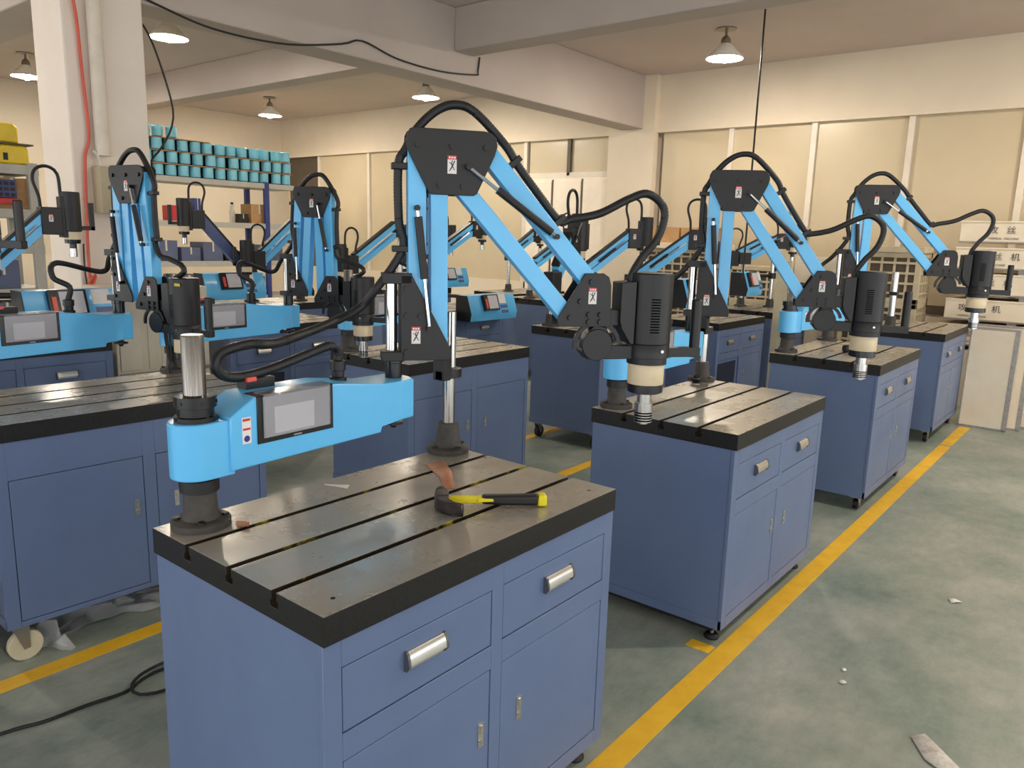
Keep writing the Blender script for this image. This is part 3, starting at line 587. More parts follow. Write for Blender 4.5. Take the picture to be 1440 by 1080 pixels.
# ------------------------------------------------------------------ single-arm tapping machines with sloped consoles (rear rows)
def console_machine(label, x, y, z, phi, elev=36, arm=0.52, cons=(0.0, 0.0), cw=0.5, arm_mat='machine_blue', sc=1.0, console=True, sh=0.34):
    """pillar at (x,y) on a bench top at z; arm direction phi; console centre offset from the pillar"""
    t = thing('console_tapping_machine', label, 'tapping machine', (x, y, z), 0, 'single arm tapping machines of the rear rows')
    A = frame(0, 0, phi, sc, 0)
    MB().lathe([(0.001, 0), (0.066, 0), (0.066, 0.016), (0.042, 0.022), (0.036, 0.09), (0.001, 0.09)], seg=20).build('base', 'cast_iron', t)
    MB().lathe([(0.001, 0.085), (0.021, 0.085), (0.021, sh), (0.001, sh)], seg=16).build('pillar', 'steel', t)
    MB().box((-0.05, -0.034, sh-0.05), (0.07, 0.034, sh+0.07), A).build('shoulder', 'black_coat', t, 0.004)
    e = R(elev); d = Vector((math.cos(e), math.sin(e))); nrm = Vector((-d.y, d.x))
    p0 = Vector((0.03, sh-0.01)); p1 = Vector((0.05, sh+0.07)); q0 = p0+d*arm; q1 = p1+d*arm
    MB().bar(p0, q0, 0.045, 0.05, A).build('arm_link', arm_mat, t, 0.002)
    up = MB().bar(p1, q1, 0.045, 0.05, A).build('arm_link', arm_mat, t, 0.002)
    MB().bar(p1+nrm*0.032+d*0.02, q1+nrm*0.032-d*0.02, 0.02, 0.052, A).build('arm_cover', 'black_coat', up, 0.002)
    g0, g1 = p1+d*0.12-nrm*0.01, p1+d*0.4-nrm*0.01
    gs = MB().rod(A(g0.x, 0.04, g0.y), A(g0.x+(g1.x-g0.x)*0.62, 0.04, g0.y+(g1.y-g0.y)*0.62), 0.0105*sc, 10).build('gas_spring', 'rubber', t)
    MB().rod(A(g0.x+(g1.x-g0.x)*0.6, 0.04, g0.y+(g1.y-g0.y)*0.6), A(g1.x, 0.04, g1.y), 0.006*sc, 8).build('piston_rod', 'chrome', gs)
    h = MB().box((q0.x-0.02, -0.036, q0.y-0.045), (q0.x+0.095, 0.036, q1.y+0.035), A).build('head_block', 'black_coat', t, 0.004)
    warn_sticker(A, q0.x+0.03, (q0.y+q1.y)/2+0.012, 0.0365, h, 0.024, 0.042)
    mx = q0.x+0.155; zt = q1.y+0.13
    MB().box((q0.x+0.09, -0.03, q0.y-0.06), (mx-0.03, 0.03, zt-0.03), A).build('wiring_box', 'black_coat', t, 0.003)
    MB().lathe([(0.001, zt), (0.052, zt), (0.055, zt-0.004), (0.055, zt-0.23), (0.05, zt-0.235), (0.001, zt-0.235)], (mx, 0), A, 24).build('motor', 'black_coat', t)
    MB().lathe([(0.001, zt-0.234), (0.045, zt-0.234), (0.045, zt-0.282), (0.001, zt-0.282)], (mx, 0), A, 20).build('gearbox', 'gear_cream', t)
    MB().lathe([(0.001, zt-0.281), (0.045, zt-0.281), (0.043, zt-0.305), (0.02, zt-0.308), (0.02, zt-0.335), (0.001, zt-0.335)], (mx, 0), A, 18).build('gearbox_flange', 'black_gloss', t)
    MB().lathe([(0.001, zt-0.33), (0.022, zt-0.335), (0.022, zt-0.385), (0.001, zt-0.39)], (mx, 0), A, 16).build('quick_chuck', 'steel', t)
    m = MB(); m.box((mx+0.04, -0.014, zt-0.225), (mx+0.13, 0.014, zt-0.2), A); m.box((mx+0.105, -0.014, zt-0.225), (mx+0.13, 0.014, zt-0.06), A); m.build('handle', 'black_coat', t, 0.002)
    pts = [A(q1.x-0.03, 0, q1.y+0.03), A(q1.x-0.035, 0, q1.y+0.1), A(q1.x-0.06, 0, q1.y+0.19), A(q1.x-0.04, 0, q1.y+0.25), A(q1.x+0.02, 0, q1.y+0.27), A(q1.x+0.075, 0, q1.y+0.23), A(q1.x+0.085, 0, zt-0.03)]
    MB().tube(pts, 0.0095*sc, 8, 0.02).build('cable_hose', 'rubber', t)
    if console:
        cx, cy = cons[:2]; c = frame(cx, cy, 0.0, 1.0, cons[2]-0.12)
        MB().rod((0, 0, cons[2]+0.075), (cx, cy+0.05, cons[2]+0.075), 0.018, 10).build('console_arm', 'black_coat', t)
        MB().lathe([(0.022, cons[2]+0.045), (0.04, cons[2]+0.045), (0.04, cons[2]+0.105), (0.022, cons[2]+0.105)], seg=18).build('console_clamp', 'black_coat', t)
        # side profile in (n,z): n is towards the viewer side (-y)
        prof = [(-0.09, 0.0), (0.085, 0.0), (0.1, 0.07), (0.045, 0.235), (-0.09, 0.235)]
        body = MB().prism(prof, -cw/2, cw/2, c, 'nz').build('console', 'machine_blue', t, 0.004)
        MB().prism([(a*1.01, b*1.0) for a, b in prof], -cw/2-0.006, -cw/2, c, 'nz').build('end_panel', 'black_coat', body)
        def face(u, v, d):  # point on the sloped face: u along s, v up the slope 0..1, d off the face
            n_, z_ = 0.1+(0.045-0.1)*v, 0.07+(0.235-0.07)*v; L = math.hypot(0.055, 0.165)
            return c(u, n_+d*0.165/L, z_+d*0.055/L)
        def plate(name, u0, u1, v0, v1, d, m_):
            mb = MB(); p = [face(u0, v0, 0.0005), face(u1, v0, 0.0005), face(u1, v1, 0.0005), face(u0, v1, 0.0005), face(u0, v0, d), face(u1, v0, d), face(u1, v1, d), face(u0, v1, d)]
            mb._add(p, [(0,3,2,1),(4,5,6,7),(0,1,5,4),(1,2,6,5),(2,3,7,6),(3,0,4,7)]); return mb.build(name, m_, body)
        plate('screen_bezel', -0.15, 0.05, 0.12, 0.98, 0.03, 'black_gloss'); plate('display', -0.095, 0.035, 0.2, 0.92, 0.033, 'display')
        plate('red_buttons', -0.135, -0.112, 0.25, 0.75, 0.036, 'red_plastic')
        plate('sticker', 0.09, 0.19, 0.5, 1.0, 0.002, 'sticker_white'); plate('label_strip', 0.1, 0.2, 0.22, 0.4, 0.002, 'slate_blue'); plate('label_strip', 0.1, 0.2, -0.05, 0.12, 0.002, 'slate_blue')
    return t
CM = console_machine
CM('single-arm tapping machine before the column, its motor beside the red cable', 0.64, 4.0, 0.86, 0.0, 42, 0.5, (0.40, -0.31, 0.2), 0.54, sh=0.34)
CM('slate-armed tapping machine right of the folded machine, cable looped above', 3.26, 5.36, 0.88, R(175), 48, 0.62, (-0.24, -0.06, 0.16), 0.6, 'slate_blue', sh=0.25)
CM('tapping machine whose arm slopes down left between the two folded machines', 3.69, 5.2, 0.88, R(180), -40, 0.5, sh=0.69, console=False)
CM('tapping machine whose arm slopes down left, just left of the nearest arm', 4.17, 4.32, 0.86, R(180), -32, 0.6, sh=0.70, console=False)
CM('tapping machine with console seen through the links of the nearest arm', 4.63, 4.3, 0.86, 0.0, 28, 0.55, (0.08, -0.6, 0.03), 0.66, sh=0.47)
CM('tapping machine of the rear row seen low through the upper nearest links', 6.6, 5.0, 0.88, 0.0, 28, 0.5, sh=0.43, console=False)
CM('rear tapping machine with the farther of the two framed consoles', 5.75, 5.95, 0.9, R(-20), 26, 0.5, (0.55, -0.2, 0.12), 0.6, sh=0.35)
CM('tapping machine behind the black hose dip of the nearest arm', 5.99, 4.19, 0.88, R(-10), 30, 0.55, sh=0.33, console=False)
CM('short-armed tapping machine whose large motor shows behind the hose dip', 3.98, 2.42, 0.88, R(10), 50, 0.3, sh=0.26, sc=1.25, console=False)
CM('tapping machine with arm rising behind the nearest motor, cable loop on top', 4.38, 2.44, 0.88, R(-30), 36, 0.5, sh=0.36, console=False)
CM('tapping machine with tilted arm left of the second machine, tan boxes behind', 4.74, 2.18, 0.88, R(-60), 38, 0.55, (0.55, -0.25, 0.24), 0.4, sh=0.32)
CM('distant tapping machine with console against the lattice crates', 7.38, 2.0, 0.88, R(120), -30, 0.4, (-0.42, 0.1, 0.26), 0.4, sh=0.68)
CM('distant tapping machine behind the links of the second machine, motor raised', 7.2, 2.25, 0.88, R(-60), 30, 0.35, sh=0.5, console=False)
bench(2.95, 5.0, 0.88, 0.1, 'blue workbench of the rear row under the slate-armed machine', 'front', 'caster')
bench(5.2, 5.6, 0.9, 0.1, 'blue workbench of the rear row under the farther console', 'front', 'caster')
bench(6.3, 4.65, 0.88, 0.1, 'blue workbench of the rear row nearest the white door', 'front', 'caster')
bench(6.75, 1.72, 0.88, 0.1, 'blue workbench far back before the lattice crates', 'front', 'caster')
post('support post on the third right-row bench behind the red valve', 4.85, 0.61, 0.885, collar=False)

# ------------------------------------------------------------------ bare pillar, small things on benches
pt = thing('bare_pillar', 'bare steel pillar on the farthest bench, without any machine', 'pillar', (6.13, 0.50, 0.89))
MB().lathe([(0.001, 0), (0.066, 0), (0.066, 0.016), (0.044, 0.022), (0.038, 0.1), (0.001, 0.1)], seg=24).build('base', 'cast_iron', pt)
MB().lathe([(0.001, 0.09), (0.026, 0.09), (0.026, 0.46), (0.001, 0.46)], seg=20).build('pillar', 'steel', pt)
MB().box((-0.03, -0.03, 0.27), (0.045, 0.03, 0.3)).build('clamp', 'black_coat', pt, 0.003)
# hammer
hm = thing('hammer', 'yellow and black claw hammer lying across the slots of the nearest bench', 'hammer', (0.575, 0.255, 0.85), R(-45))
MB().prism([(0.01, 0.0105), (0.012, 0.028), (0.1, 0.026), (0.115, 0.022), (0.115, 0.012), (0.1, 0.009)], -0.0105, 0.0105).build('neck', 'hammer_yellow', hm, 0.004)
MB().prism([(0.098, 0.0085), (0.1, 0.031), (0.16, 0.031), (0.25, 0.032), (0.25, 0.003), (0.16, 0.004)], -0.0145, 0.0145).build('grip', 'rubber', hm, 0.008, 3)
MB().prism([(0.085, 0.014), (0.09, 0.0262), (0.13, 0.0245), (0.132, 0.0155)], -0.0155, 0.0155).build('grip_inlay', 'hammer_yellow', hm, 0.003)
MB().prism([(0.246, 0.002), (0.249, 0.033), (0.27, 0.033), (0.272, 0.002)], -0.0165, 0.0165).build('butt', 'hammer_yellow', hm, 0.005)
hd = MB(); hd.rod((-0.005, -0.016, 0.02), (-0.005, 0.05, 0.02), 0.0145, 16); hd.rod((-0.005, 0.045, 0.02), (-0.005, 0.064, 0.02), 0.0165, 16)
hd.box((-0.023, -0.02, 0.002), (0.014, 0.02, 0.038))
hd.prism([(-0.022, -0.016), (0.012, -0.016), (0.014, -0.04), (0.026, -0.062), (0.05, -0.082), (0.046, -0.092), (0.014, -0.078), (-0.01, -0.055), (-0.02, -0.035)], 0.003, 0.036, axes='sn')
hd.build('head', 'hammer_steel', hm, 0.003)
tag(MB().prism([(0.47, 0.615), (0.515, 0.56), (0.493, 0.543)], 0.8505, 0.8525, axes='sn').build('paper_scrap', 'paper'), 'white triangular paper scrap near the back of the nearest bench', 'paper')
cs = MB(); cs._add([(0.80, 0.55, 0.8506), (0.74, 0.43, 0.8506), (0.675, 0.35, 0.8506), (0.70, 0.33, 0.8506), (0.79, 0.43, 0.858), (0.84, 0.51, 0.862)], [(0, 1, 4, 5), (1, 2, 3, 4)])
o = cs.build('cardboard_scrap', 'copper_card'); so = o.modifiers.new('thick', 'SOLIDIFY'); so.thickness = 0.002; so.offset = 1
tag(o, 'bent brown cardboard scrap between support post and hammer head', 'cardboard')
tag(MB().rod((0.14, 0.515, 0.857), (0.155, 0.49, 0.857), 0.006).build('copper_plug', 'copper_card'), 'small copper plug lying against the base flange of the nearest machine', 'plug')
kb = thing('black_knob', 'black ball knob on the second workbench beside its support post', 'knob', (2.72, 0.585, 0.85))
MB().lathe([(0.001, 0), (0.018, 0), (0.02, 0.01), (0.026, 0.018), (0.027, 0.03), (0.02, 0.042), (0.008, 0.047), (0.001, 0.048)], seg=16).build('knob', 'black_gloss', kb)
MB().lathe([(0.001, 0), (0.024, 0), (0.024, 0.004), (0.001, 0.004)], seg=16).build('washer', 'caster_metal', kb)
vv = thing('air_valve', 'red and silver air valve lying on the third right-row workbench', 'valve', (4.28, 0.33, 0.885), R(-40))
MB().rod((0, 0, 0.024), (0.05, 0, 0.024), 0.024, 14).build('cap', 'rubber', vv, 0.002)
MB().rod((0.05, 0, 0.024), (0.085, 0, 0.024), 0.02, 14).build('body', 'handle_metal', vv, 0.002)
MB().box((0.085, -0.022, 0.002), (0.14, 0.022, 0.046)).build('block', 'red_plastic', vv, 0.003)
MB().rod((0.11, -0.02, 0.024), (0.11, -0.06, 0.024), 0.016, 12).build('outlet', 'caster_metal', vv, 0.002)
for x, y, z, m_, lb in ((6.35, 4.2, 0.88, 'cardboard', 'flat cardboard sheet lying on the bench beyond the sloped console'), ):
    tag(MB().box((x-0.22, y-0.15, z), (x+0.22, y+0.15, z+0.03)).build('cardboard_sheet', m_, None, 0.003), lb, 'cardboard')

# ------------------------------------------------------------------ litter and cables on the floor
def scrap(pts, z, label, m_='trash_tan', cat='litter'):
    mb = MB(); n = len(pts); c = (sum(p[0] for p in pts)/n, sum(p[1] for p in pts)/n)
    vs = [(p[0], p[1], 0.0015+z*random.random()) for p in pts] + [(c[0], c[1], z+0.002)]
    mb._add(vs, [(i, (i+1) % n, n) for i in range(n)]); o = mb.build('plastic_scrap' if m_ == 'plastic_film' else 'paper_scrap', m_)
    so = o.modifiers.new('thick', 'SOLIDIFY'); so.thickness = 0.001; so.offset = 1; return tag(o, label, cat)
scrap([(1.752, -0.702), (1.80, -0.735), (1.74, -0.79), (1.66, -0.88), (1.60, -0.87), (1.655, -0.763)], 0.01, 'crumpled pale plastic strip on the aisle floor at the bottom right')
for x, y, r, lb in ((2.95, -0.62, 0.035, 'cluster of white crumbs on the aisle floor, right of the third bench'), (2.02, -0.42, 0.014, 'pair of tiny white flecks on the aisle floor'), (1.93, -0.44, 0.016, 'small white fleck on the aisle floor nearest the yellow line'),
                    (3.45, -0.86, 0.03, 'white smear of crumbs farther up the aisle floor'), (1.72, 0.62, 0.02, 'small white paper fleck by the second bench foot'), (3.0, 1.25, 0.02, 'white paper fleck on the floor between the bench rows')):
    scrap([(x+r*math.cos(a)*random.uniform(0.6, 1.2), y+r*math.sin(a)*random.uniform(0.5, 1)) for a in (0, 1, 2, 3, 4, 5)], 0.006, lb, 'paper')
def crumple(x0, y0, x1, y1, h, label, cat, nx=14, ny=8):
    rr = random.Random(3); vs = []; fs = []
    for i in range(nx+1):
        for j in range(ny+1):
            u, v = i/nx, j/ny; e = min(u, 1-u, v, 1-v)*4
            vs.append((x0+(x1-x0)*u+rr.uniform(-.012, .012), y0+(y1-y0)*v+0.05*math.sin(5*u)+rr.uniform(-.012, .012), 0.004+h*min(1, e)*rr.random()))
    for i in range(nx):
        for j in range(ny): a = i*(ny+1)+j; fs.append((a, a+ny+1, a+ny+2, a+1))
    mb = MB(); mb._add(vs, fs); o = mb.build('plastic_bag', 'plastic_film', smooth=False); so = o.modifiers.new('thick', 'SOLIDIFY'); so.thickness = 0.0006; so.offset = 1
    return tag(o, label, cat)
crumple(0.2, 1.90, 0.72, 2.08, 0.06, 'clear crumpled plastic bag on the floor under the left bench', 'plastic bag')
crumple(0.13, 1.84, 0.22, 1.93, 0.10, 'torn clear plastic wrap beside the white caster wheel', 'plastic wrap', 6, 6)
fc = MB().tube([(-0.5, 1.5, 0.006), (-0.13, 1.44, 0.006), (-0.02, 1.408, 0.006), (0.1, 1.398, 0.006), (0.222, 1.38, 0.006), (0.29, 1.41, 0.007), (0.36, 1.42, 0.008), (0.43, 1.38, 0.008), (0.4, 1.31, 0.008), (0.31, 1.29, 0.008), (0.24, 1.32, 0.012), (0.235, 1.37, 0.018), (0.29, 1.42, 0.02), (0.4, 1.45, 0.012), (0.6, 1.45, 0.006)], 0.0055, 8, 0.02)
tag(fc.build('floor_cable', 'cable_black'), 'black cable curling on the floor beside the nearest bench', 'cable')

# ------------------------------------------------------------------ column fittings, wires
rc = MB().tube([(1.2, 4.37, 3.02), (1.3, 4.36, 2.99), (1.42, 4.36, 3.0), (1.46, 4.365, 2.85), (1.475, 4.37, 2.52), (1.49, 4.37, 2.12), (1.455, 4.37, 1.96), (1.44, 4.37, 1.6), (1.43, 4.36, 1.45), (1.42, 4.34, 1.2), (1.44, 4.33, 1.1), (1.40, 4.32, 1.16), (1.45, 4.32, 1.22), (1.39, 4.32, 1.06)], 0.0095, 8, 0.03)
tag(rc.build('extension_cord', 'cable_red'), 'red extension cord running down the white column', 'cable')
for k, (dx, lb) in enumerate(((0.0, 'thin dark wire hanging at the column foot, left of the red cord end'), (0.03, 'thin dark wire hanging at the column foot, tied to the red cord end'))):
    tag(MB().tube([(1.40+dx, 4.355, 1.42), (1.395+dx, 4.35, 1.25), (1.41+dx*1.4, 4.35, 1.05)], 0.005, 6, 0.03).build('hanging_wire', 'cable_black'), lb, 'wire')
tag(MB().lathe([(0.001, 1.99), (0.045, 1.99), (0.045, 2.99), (0.001, 2.99)], (1.56, 4.34), seg=20).build('drain_pipe', 'pvc'), 'white plastic pipe on the face of the column', 'pipe')
jb = thing('switch_box', 'beige electrical switch box on the column behind the folded machine', 'switch box', (1.50, 4.39, 1.62))
MB().box((0, -0.12, 0), (0.34, 0, 0.30)).build('housing', 'switch_beige', jb, 0.004)
MB().box((0.075, -0.126, 0.05), (0.22, -0.119, 0.24)).build('window', 'cardboard', jb, 0.003)
MB().tube([(0.04, -0.05, 0.30), (0.03, -0.05, 0.36), (0.0, -0.05, 0.4)], 0.012, 8).build('conduit', 'pvc', jb)
ec = thing('control_cabinet', 'cream sheet-metal cabinet at the foot of the white column', 'cabinet', (1.33, 3.82, 0))
MB().box((0, 0, 0), (0.62, 0.45, 1.16)).build('body', 'panel_cream', ec, 0.006)
for a, b in ((0.02, 0.16), (0.2, 0.25), (0.285, 0.6)): MB().box((a, -0.008, 0.64), (b, 0.002, 1.14)).build('panel', 'panel_cream', ec, 0.003)
MB().box((0.01, -0.012, 0.6), (0.61, 0.0, 0.625)).build('ledge', 'crate_edge', ec, 0.002)
for a, z in ((0.19, 0.55), (0.25, 0.55), (0.19, 0.47), (0.25, 0.47)): MB().rod((a, -0.006, z), (a, 0.003, z), 0.008, 8).build('screw', 'dark_trim', ec)
cb = thing('cable_bundle', 'bundle of black cables hanging under the folded machine head', 'cable bundle', (0.93, 2.34, 0.88))
for k in range(9):
    a = k*0.7; x, y = 0.012*math.cos(a), 0.012*math.sin(a)
    MB().tube([(x*0.6, y*0.6, 0.30), (x*2, y*1.6, 0.2), (x*1.3, y*1.4, 0.1), (x*0.8, y*0.8, 0.06)], 0.005, 6, 0.03).build('cable', 'cable_black', cb)
for k in (-1, 1): MB().tube([(0, 0, 0.07), (k*0.018, 0, 0.03), (k*0.02, -0.01, 0.002)], 0.004, 6, 0.02).build('cable_end', 'cable_black', cb)
tag(MB().tube([(1.93, 4.40, 3.05), (1.98, 4.405, 3.04), (2.42, 4.405, 2.965), (3.02, 4.405, 2.98), (3.58, 4.405, 3.09), (3.81, 4.405, 3.16), (4.22, 4.405, 3.09), (4.77, 4.405, 3.08), (5.26, 4.405, 3.13), (5.3, 4.405, 3.16), (5.33, 4.41, 3.31)], 0.008, 6, 0.06).build('beam_cable', 'cable_black'), 'black cable draped along the beam from the column to the corner', 'cable')
tag(MB().tube([(1.9, 4.55, 2.98), (1.955, 4.5, 2.9), (1.99, 4.45, 2.78), (2.05, 4.45, 2.61), (2.1, 4.45, 2.43), (2.11, 4.45, 2.31), (2.07, 4.45, 2.19), (1.98, 4.44, 2.06), (1.92, 4.42, 2.0), (1.92, 4.41, 1.9)], 0.007, 6, 0.05).build('column_wire', 'cable_black'), 'thin black wire curving down beside the right edge of the column', 'wire')
tag(MB().tube([(6.63, 2.01, HC), (6.63, 2.01, 2.6), (6.625, 2.01, 1.2)], 0.009, 6, 0.3).build('hanging_wire', 'cable_black'), 'dark straight wire hanging from the ceiling at the second machine', 'wire')

# ------------------------------------------------------------------ storage racks at the left
def rack(name, label, x0, x1, y0, y1, levels, ups, um='rack_blue'):
    t = thing('storage_rack', label, 'storage rack', (x0, y0, 0)); L, D = x1-x0, y1-y0
    for z in levels: MB().box((0, 0, z-0.08), (L, D, z)).build('shelf', 'rack_grey', t, 0.004)
    for u in ups:
        for y in (0.0, D-0.05): MB().box((u-0.04, y-0.01, 0), (u+0.04, y+0.05, max(levels)+0.02)).build('upright', um, t, 0.003)
    return t
rack('cup_rack', 'blue and grey storage rack stacked with light blue motor housings', 3.6, 7.05, 10.0, 10.6, (0.5, 1.05, 1.64, 2.27), (0.05, 2.93), )
cb2 = [o for o in COL.objects if o.name == 'storage_rack'][0]
MB().box((0.9, 0.22, 2.27), (3.43, 0.235, 2.79)).build('gap_shade_panel', 'inside_shade', cb2)  # navy sheet standing in for the shadow in the gaps behind the housings
cup = thing('motor_housing', '', 'motor housing', (0, 0, 0), 0, 'light blue motor housings stacked on the rack')
MB().lathe([(0.001, 0), (0.072, 0), (0.076, 0.004), (0.076, 0.146), (0.072, 0.15), (0.062, 0.15), (0.062, 0.02), (0.001, 0.02)], seg=16).build('housing', 'cup_teal', cup)
MB().lathe([(0.001, -0.012), (0.06, -0.012), (0.06, 0.0), (0.001, 0.0)], seg=12).build('collar', 'slate_blue', cup)
first = True
ROWN = ['bottom', 'second', 'third', 'top']; ORD = ['first', 'second', 'third', 'fourth', 'fifth', 'sixth', 'seventh', 'eighth', 'ninth', 'tenth', 'eleventh', 'twelfth', 'thirteenth']
def put_cup(x, y, z, lb):
    global first
    if first: cup.location = (x, y, z); cup['label'] = lb; first = False
    else: dup(cup, (x, y, z), None, lb)
for r_ in range(4):
    for k in range(13 if r_ < 3 else 3):
        x = 4.62+0.195*k+(0.03 if r_ % 2 else 0)+random.uniform(-0.012, 0.012); z = 2.283+0.178*r_
        put_cup(x, 10.1+random.uniform(-0.015, 0.03), z, '%s light blue motor housing from the column in the %s row on the rack' % (ORD[k], ROWN[r_]))
        if r_ < 3 and k % 1 == 0 and r_ != 0: pass
for r_ in range(3):
    tag(MB().box((4.45, 10.02, 2.27+0.178*(r_+1)-0.012), (7.02 if r_ < 2 else (5.6 if r_ == 2 else 7.0), 10.5, 2.27+0.178*(r_+1)-0.001)).build('separator_board', 'cardboard'), ['lowest', 'middle', 'upper'][r_]+' cardboard sheet between the layers of blue housings', 'cardboard')
bt = thing('bottle', 'clear bottle with black cap on the rack shelf under the blue housings', 'bottle', (5.98, 10.12, 1.64))
MB().lathe([(0.001, 0), (0.04, 0), (0.042, 0.005), (0.042, 0.17), (0.035, 0.19), (0.03, 0.25), (0.018, 0.27), (0.018, 0.28), (0.001, 0.28)], seg=16).build('body', 'bottle_clear', bt)
MB().lathe([(0.001, 0.28), (0.022, 0.28), (0.022, 0.31), (0.001, 0.31)], seg=12).build('cap', 'rubber', bt)
def carton(x, y, z, a, b, c, m_, lb, cat='box', rz=0.0):
    t = thing('carton', lb, cat, (x, y, z), rz)
    MB().box((0, 0, 0), (a, b, c)).build('body', m_, t, 0.004)
    MB().box((a*0.46, -0.002, c*0.5), (a*0.54, b*0.5, c+0.0015)).build('tape', 'panel_cream', t)
    return t
carton(6.3, 10.1, 1.64, 0.3, 0.3, 0.3, 'cardboard', 'brown carton on the rack shelf beside the clear bottle')
carton(6.08, 10.1, 1.64, 0.16, 0.2, 0.14, 'rubber', 'dark small carton between bottle and brown carton')
carton(6.5, 10.15, 1.05, 0.4, 0.35, 0.25, 'box_slate', 'slate blue parts carton at the right end of the lower rack shelf')
for k, (x, w_, h_) in enumerate(((4.35, 0.3, 0.26), (4.7, 0.34, 0.3), (5.1, 0.3, 0.2), (5.45, 0.32, 0.28))):
    carton(x, 10.08, 1.05, w_, 0.4, h_, 'box_slate', '%s slate blue parts carton from the left on the lower rack shelf' % ORD[k])
for k, (x, w_, h_) in enumerate(((4.5, 0.4, 0.3), (5.0, 0.4, 0.34), (5.5, 0.45, 0.3), (6.1, 0.4, 0.3))):
    carton(x, 10.08, 0.5, w_, 0.4, h_, 'box_slate', '%s slate blue parts carton from the left on the lowest rack shelf' % ORD[k])
carton(5.0, 10.1, 1.64, 0.28, 0.3, 0.22, 'sticker_red', 'red carton on the rack shelf behind the folded machine')
carton(5.35, 10.1, 1.64, 0.1, 0.2, 0.34, 'rack_blue', 'upright blue carton on the rack shelf behind the cable loop')
carton(6.75, 10.05, 2.27, 0.001+0.12, 0.2, 0.12, 'rack_blue', 'small blue carton at the right end of the top rack shelf') if False else None
for k in range(4):
    rr = thing('roll', '%s black roll from the left on the lower rack shelf' % ORD[k], 'roll', (5.86+0.15*k, 10.1, 1.05+0.075), 0, 'black rolls on the lower rack shelf')
    MB().rod((0, -0.05, 0), (0, 0.2, 0), 0.075, 18).build('roll_body', 'rubber', rr, 0.004); MB().rod((0, -0.055, 0), (0, -0.04, 0), 0.03, 12).build('core', 'dark_trim', rr)
rack('left_rack', 'grey storage rack behind the column with yellow parts on top', -0.5, 1.95, 6.5, 7.1, (0.25, 0.62, 0.98, 1.36, 1.66, 2.03), (0.05, 2.4), 'rack_grey')
def ypart(x, z, w, lb):
    t = thing('yellow_housing', lb, 'machine part', (x, 6.55, z), 0, 'yellow cast housings on the left rack')
    MB().prism([(0, 0), (w, 0), (w, 0.13), (w-0.03, 0.16), (0.03, 0.16), (0, 0.12)], 0, 0.22).build('housing', 'yellow_part', t, 0.015, 3)
    MB().box((0.04, -0.004, 0.03), (0.075, 0.01, 0.09)).build('marking', 'rubber', t)
ypart(1.42, 2.035, 0.2, 'yellow cast housing on the lower layer, left of the column edge')
ypart(1.66, 2.035, 0.24, 'yellow cast housing on the lower layer, touching the column edge')
ypart(1.5, 2.21, 0.33, 'yellow cast housing lying on top of the other two')
tag(MB().box((1.2, 6.52, 2.195), (1.93, 6.8, 2.208)).build('board', 'dark_trim'), 'thin dark board between the yellow housings', 'board')
carton(1.25, 6.56, 1.66, 0.3, 0.3, 0.27, 'cardboard', 'brown carton on the left rack under the yellow housings')
carton(1.6, 6.56, 1.66, 0.3, 0.3, 0.26, 'cardboard', 'brown carton on the left rack touching the column edge')
tr = thing('parts_tray', 'blue grid tray above a red strip on the left rack', 'tray', (1.56, 6.49, 1.70))
MB().box((0, 0, 0.05), (0.2, 0.05, 0.2)).build('tray_body', 'rack_blue', tr, 0.004); MB().box((-0.02, -0.004, 0.0), (0.22, 0.05, 0.045)).build('strip', 'sticker_red', tr, 0.003)
for i in range(4):
    for j in range(3): MB().box((0.012+0.047*i, -0.003, 0.06+0.047*j), (0.045+0.047*i, 0.002, 0.09+0.047*j)).build('cell', 'slot_dark', tr)
for i, (x, z, m_, lb) in enumerate(((1.5, 0.98, 'box_slate', 'slate blue parts box on the left rack, upper of the pair'), (1.5, 0.62, 'box_slate', 'slate blue parts box on the left rack, lower of the pair'), (1.22, 0.98, 'box_slate', 'slate blue parts box at the left picture edge, upper'), (1.22, 0.62, 'box_slate', 'slate blue parts box at the left picture edge, lower'), (1.2, 1.36, 'rack_grey', 'pale parts box on the left rack behind the black grip'))):
    carton(x, 6.53, z, 0.24, 0.3, 0.24, m_, lb)

# ------------------------------------------------------------------ lattice crates and cartons by the far wall
def lattice(x, y, z, w, h, label, d=0.5):
    t = thing('lattice_crate', label, 'crate', (x, y, z), 0, 'cream lattice crates by the far wall'); b = 0.022
    m = MB(); m.box((0.03, 0.03, 0.03), (d-0.03, w-0.03, h-0.03)); m.build('inner', 'dark_trim', t)
    fm = MB(); fm.box((0, 0, 0), (d, w, 0.05)); fm.box((0, 0, h-0.05), (d, w, h))
    for yy in (0, w-0.05): fm.box((0, yy, 0), (0.05, yy+0.05, h)); fm.box((d-0.05, yy, 0), (d, yy+0.05, h))
    fm.build('crate_frame', 'lattice', t, 0.004)
    n = max(3, int(w/0.11)); k = max(2, int(h/0.085))
    for i in range(1, n): MB().box((0.006, w*i/n-b/2, 0.04), (0.024, w*i/n+b/2, h-0.04)).build('slat', 'lattice', t)
    for j in range(1, k): MB().box((0.002, 0.04, h*j/k-b/2), (0.02, w-0.04, h*j/k+b/2)).build('slat', 'lattice', t)
    for i in range(1, 5): MB().box((d*i/5-b/2, 0.004, 0.04), (d*i/5+b/2, 0.022, h-0.04)).build('slat', 'lattice', t)
    for j in range(1, k): MB().box((0.04, 0.002, h*j/k-b/2), (d-0.04, 0.018, h*j/k+b/2)).build('slat', 'lattice', t)
    return t
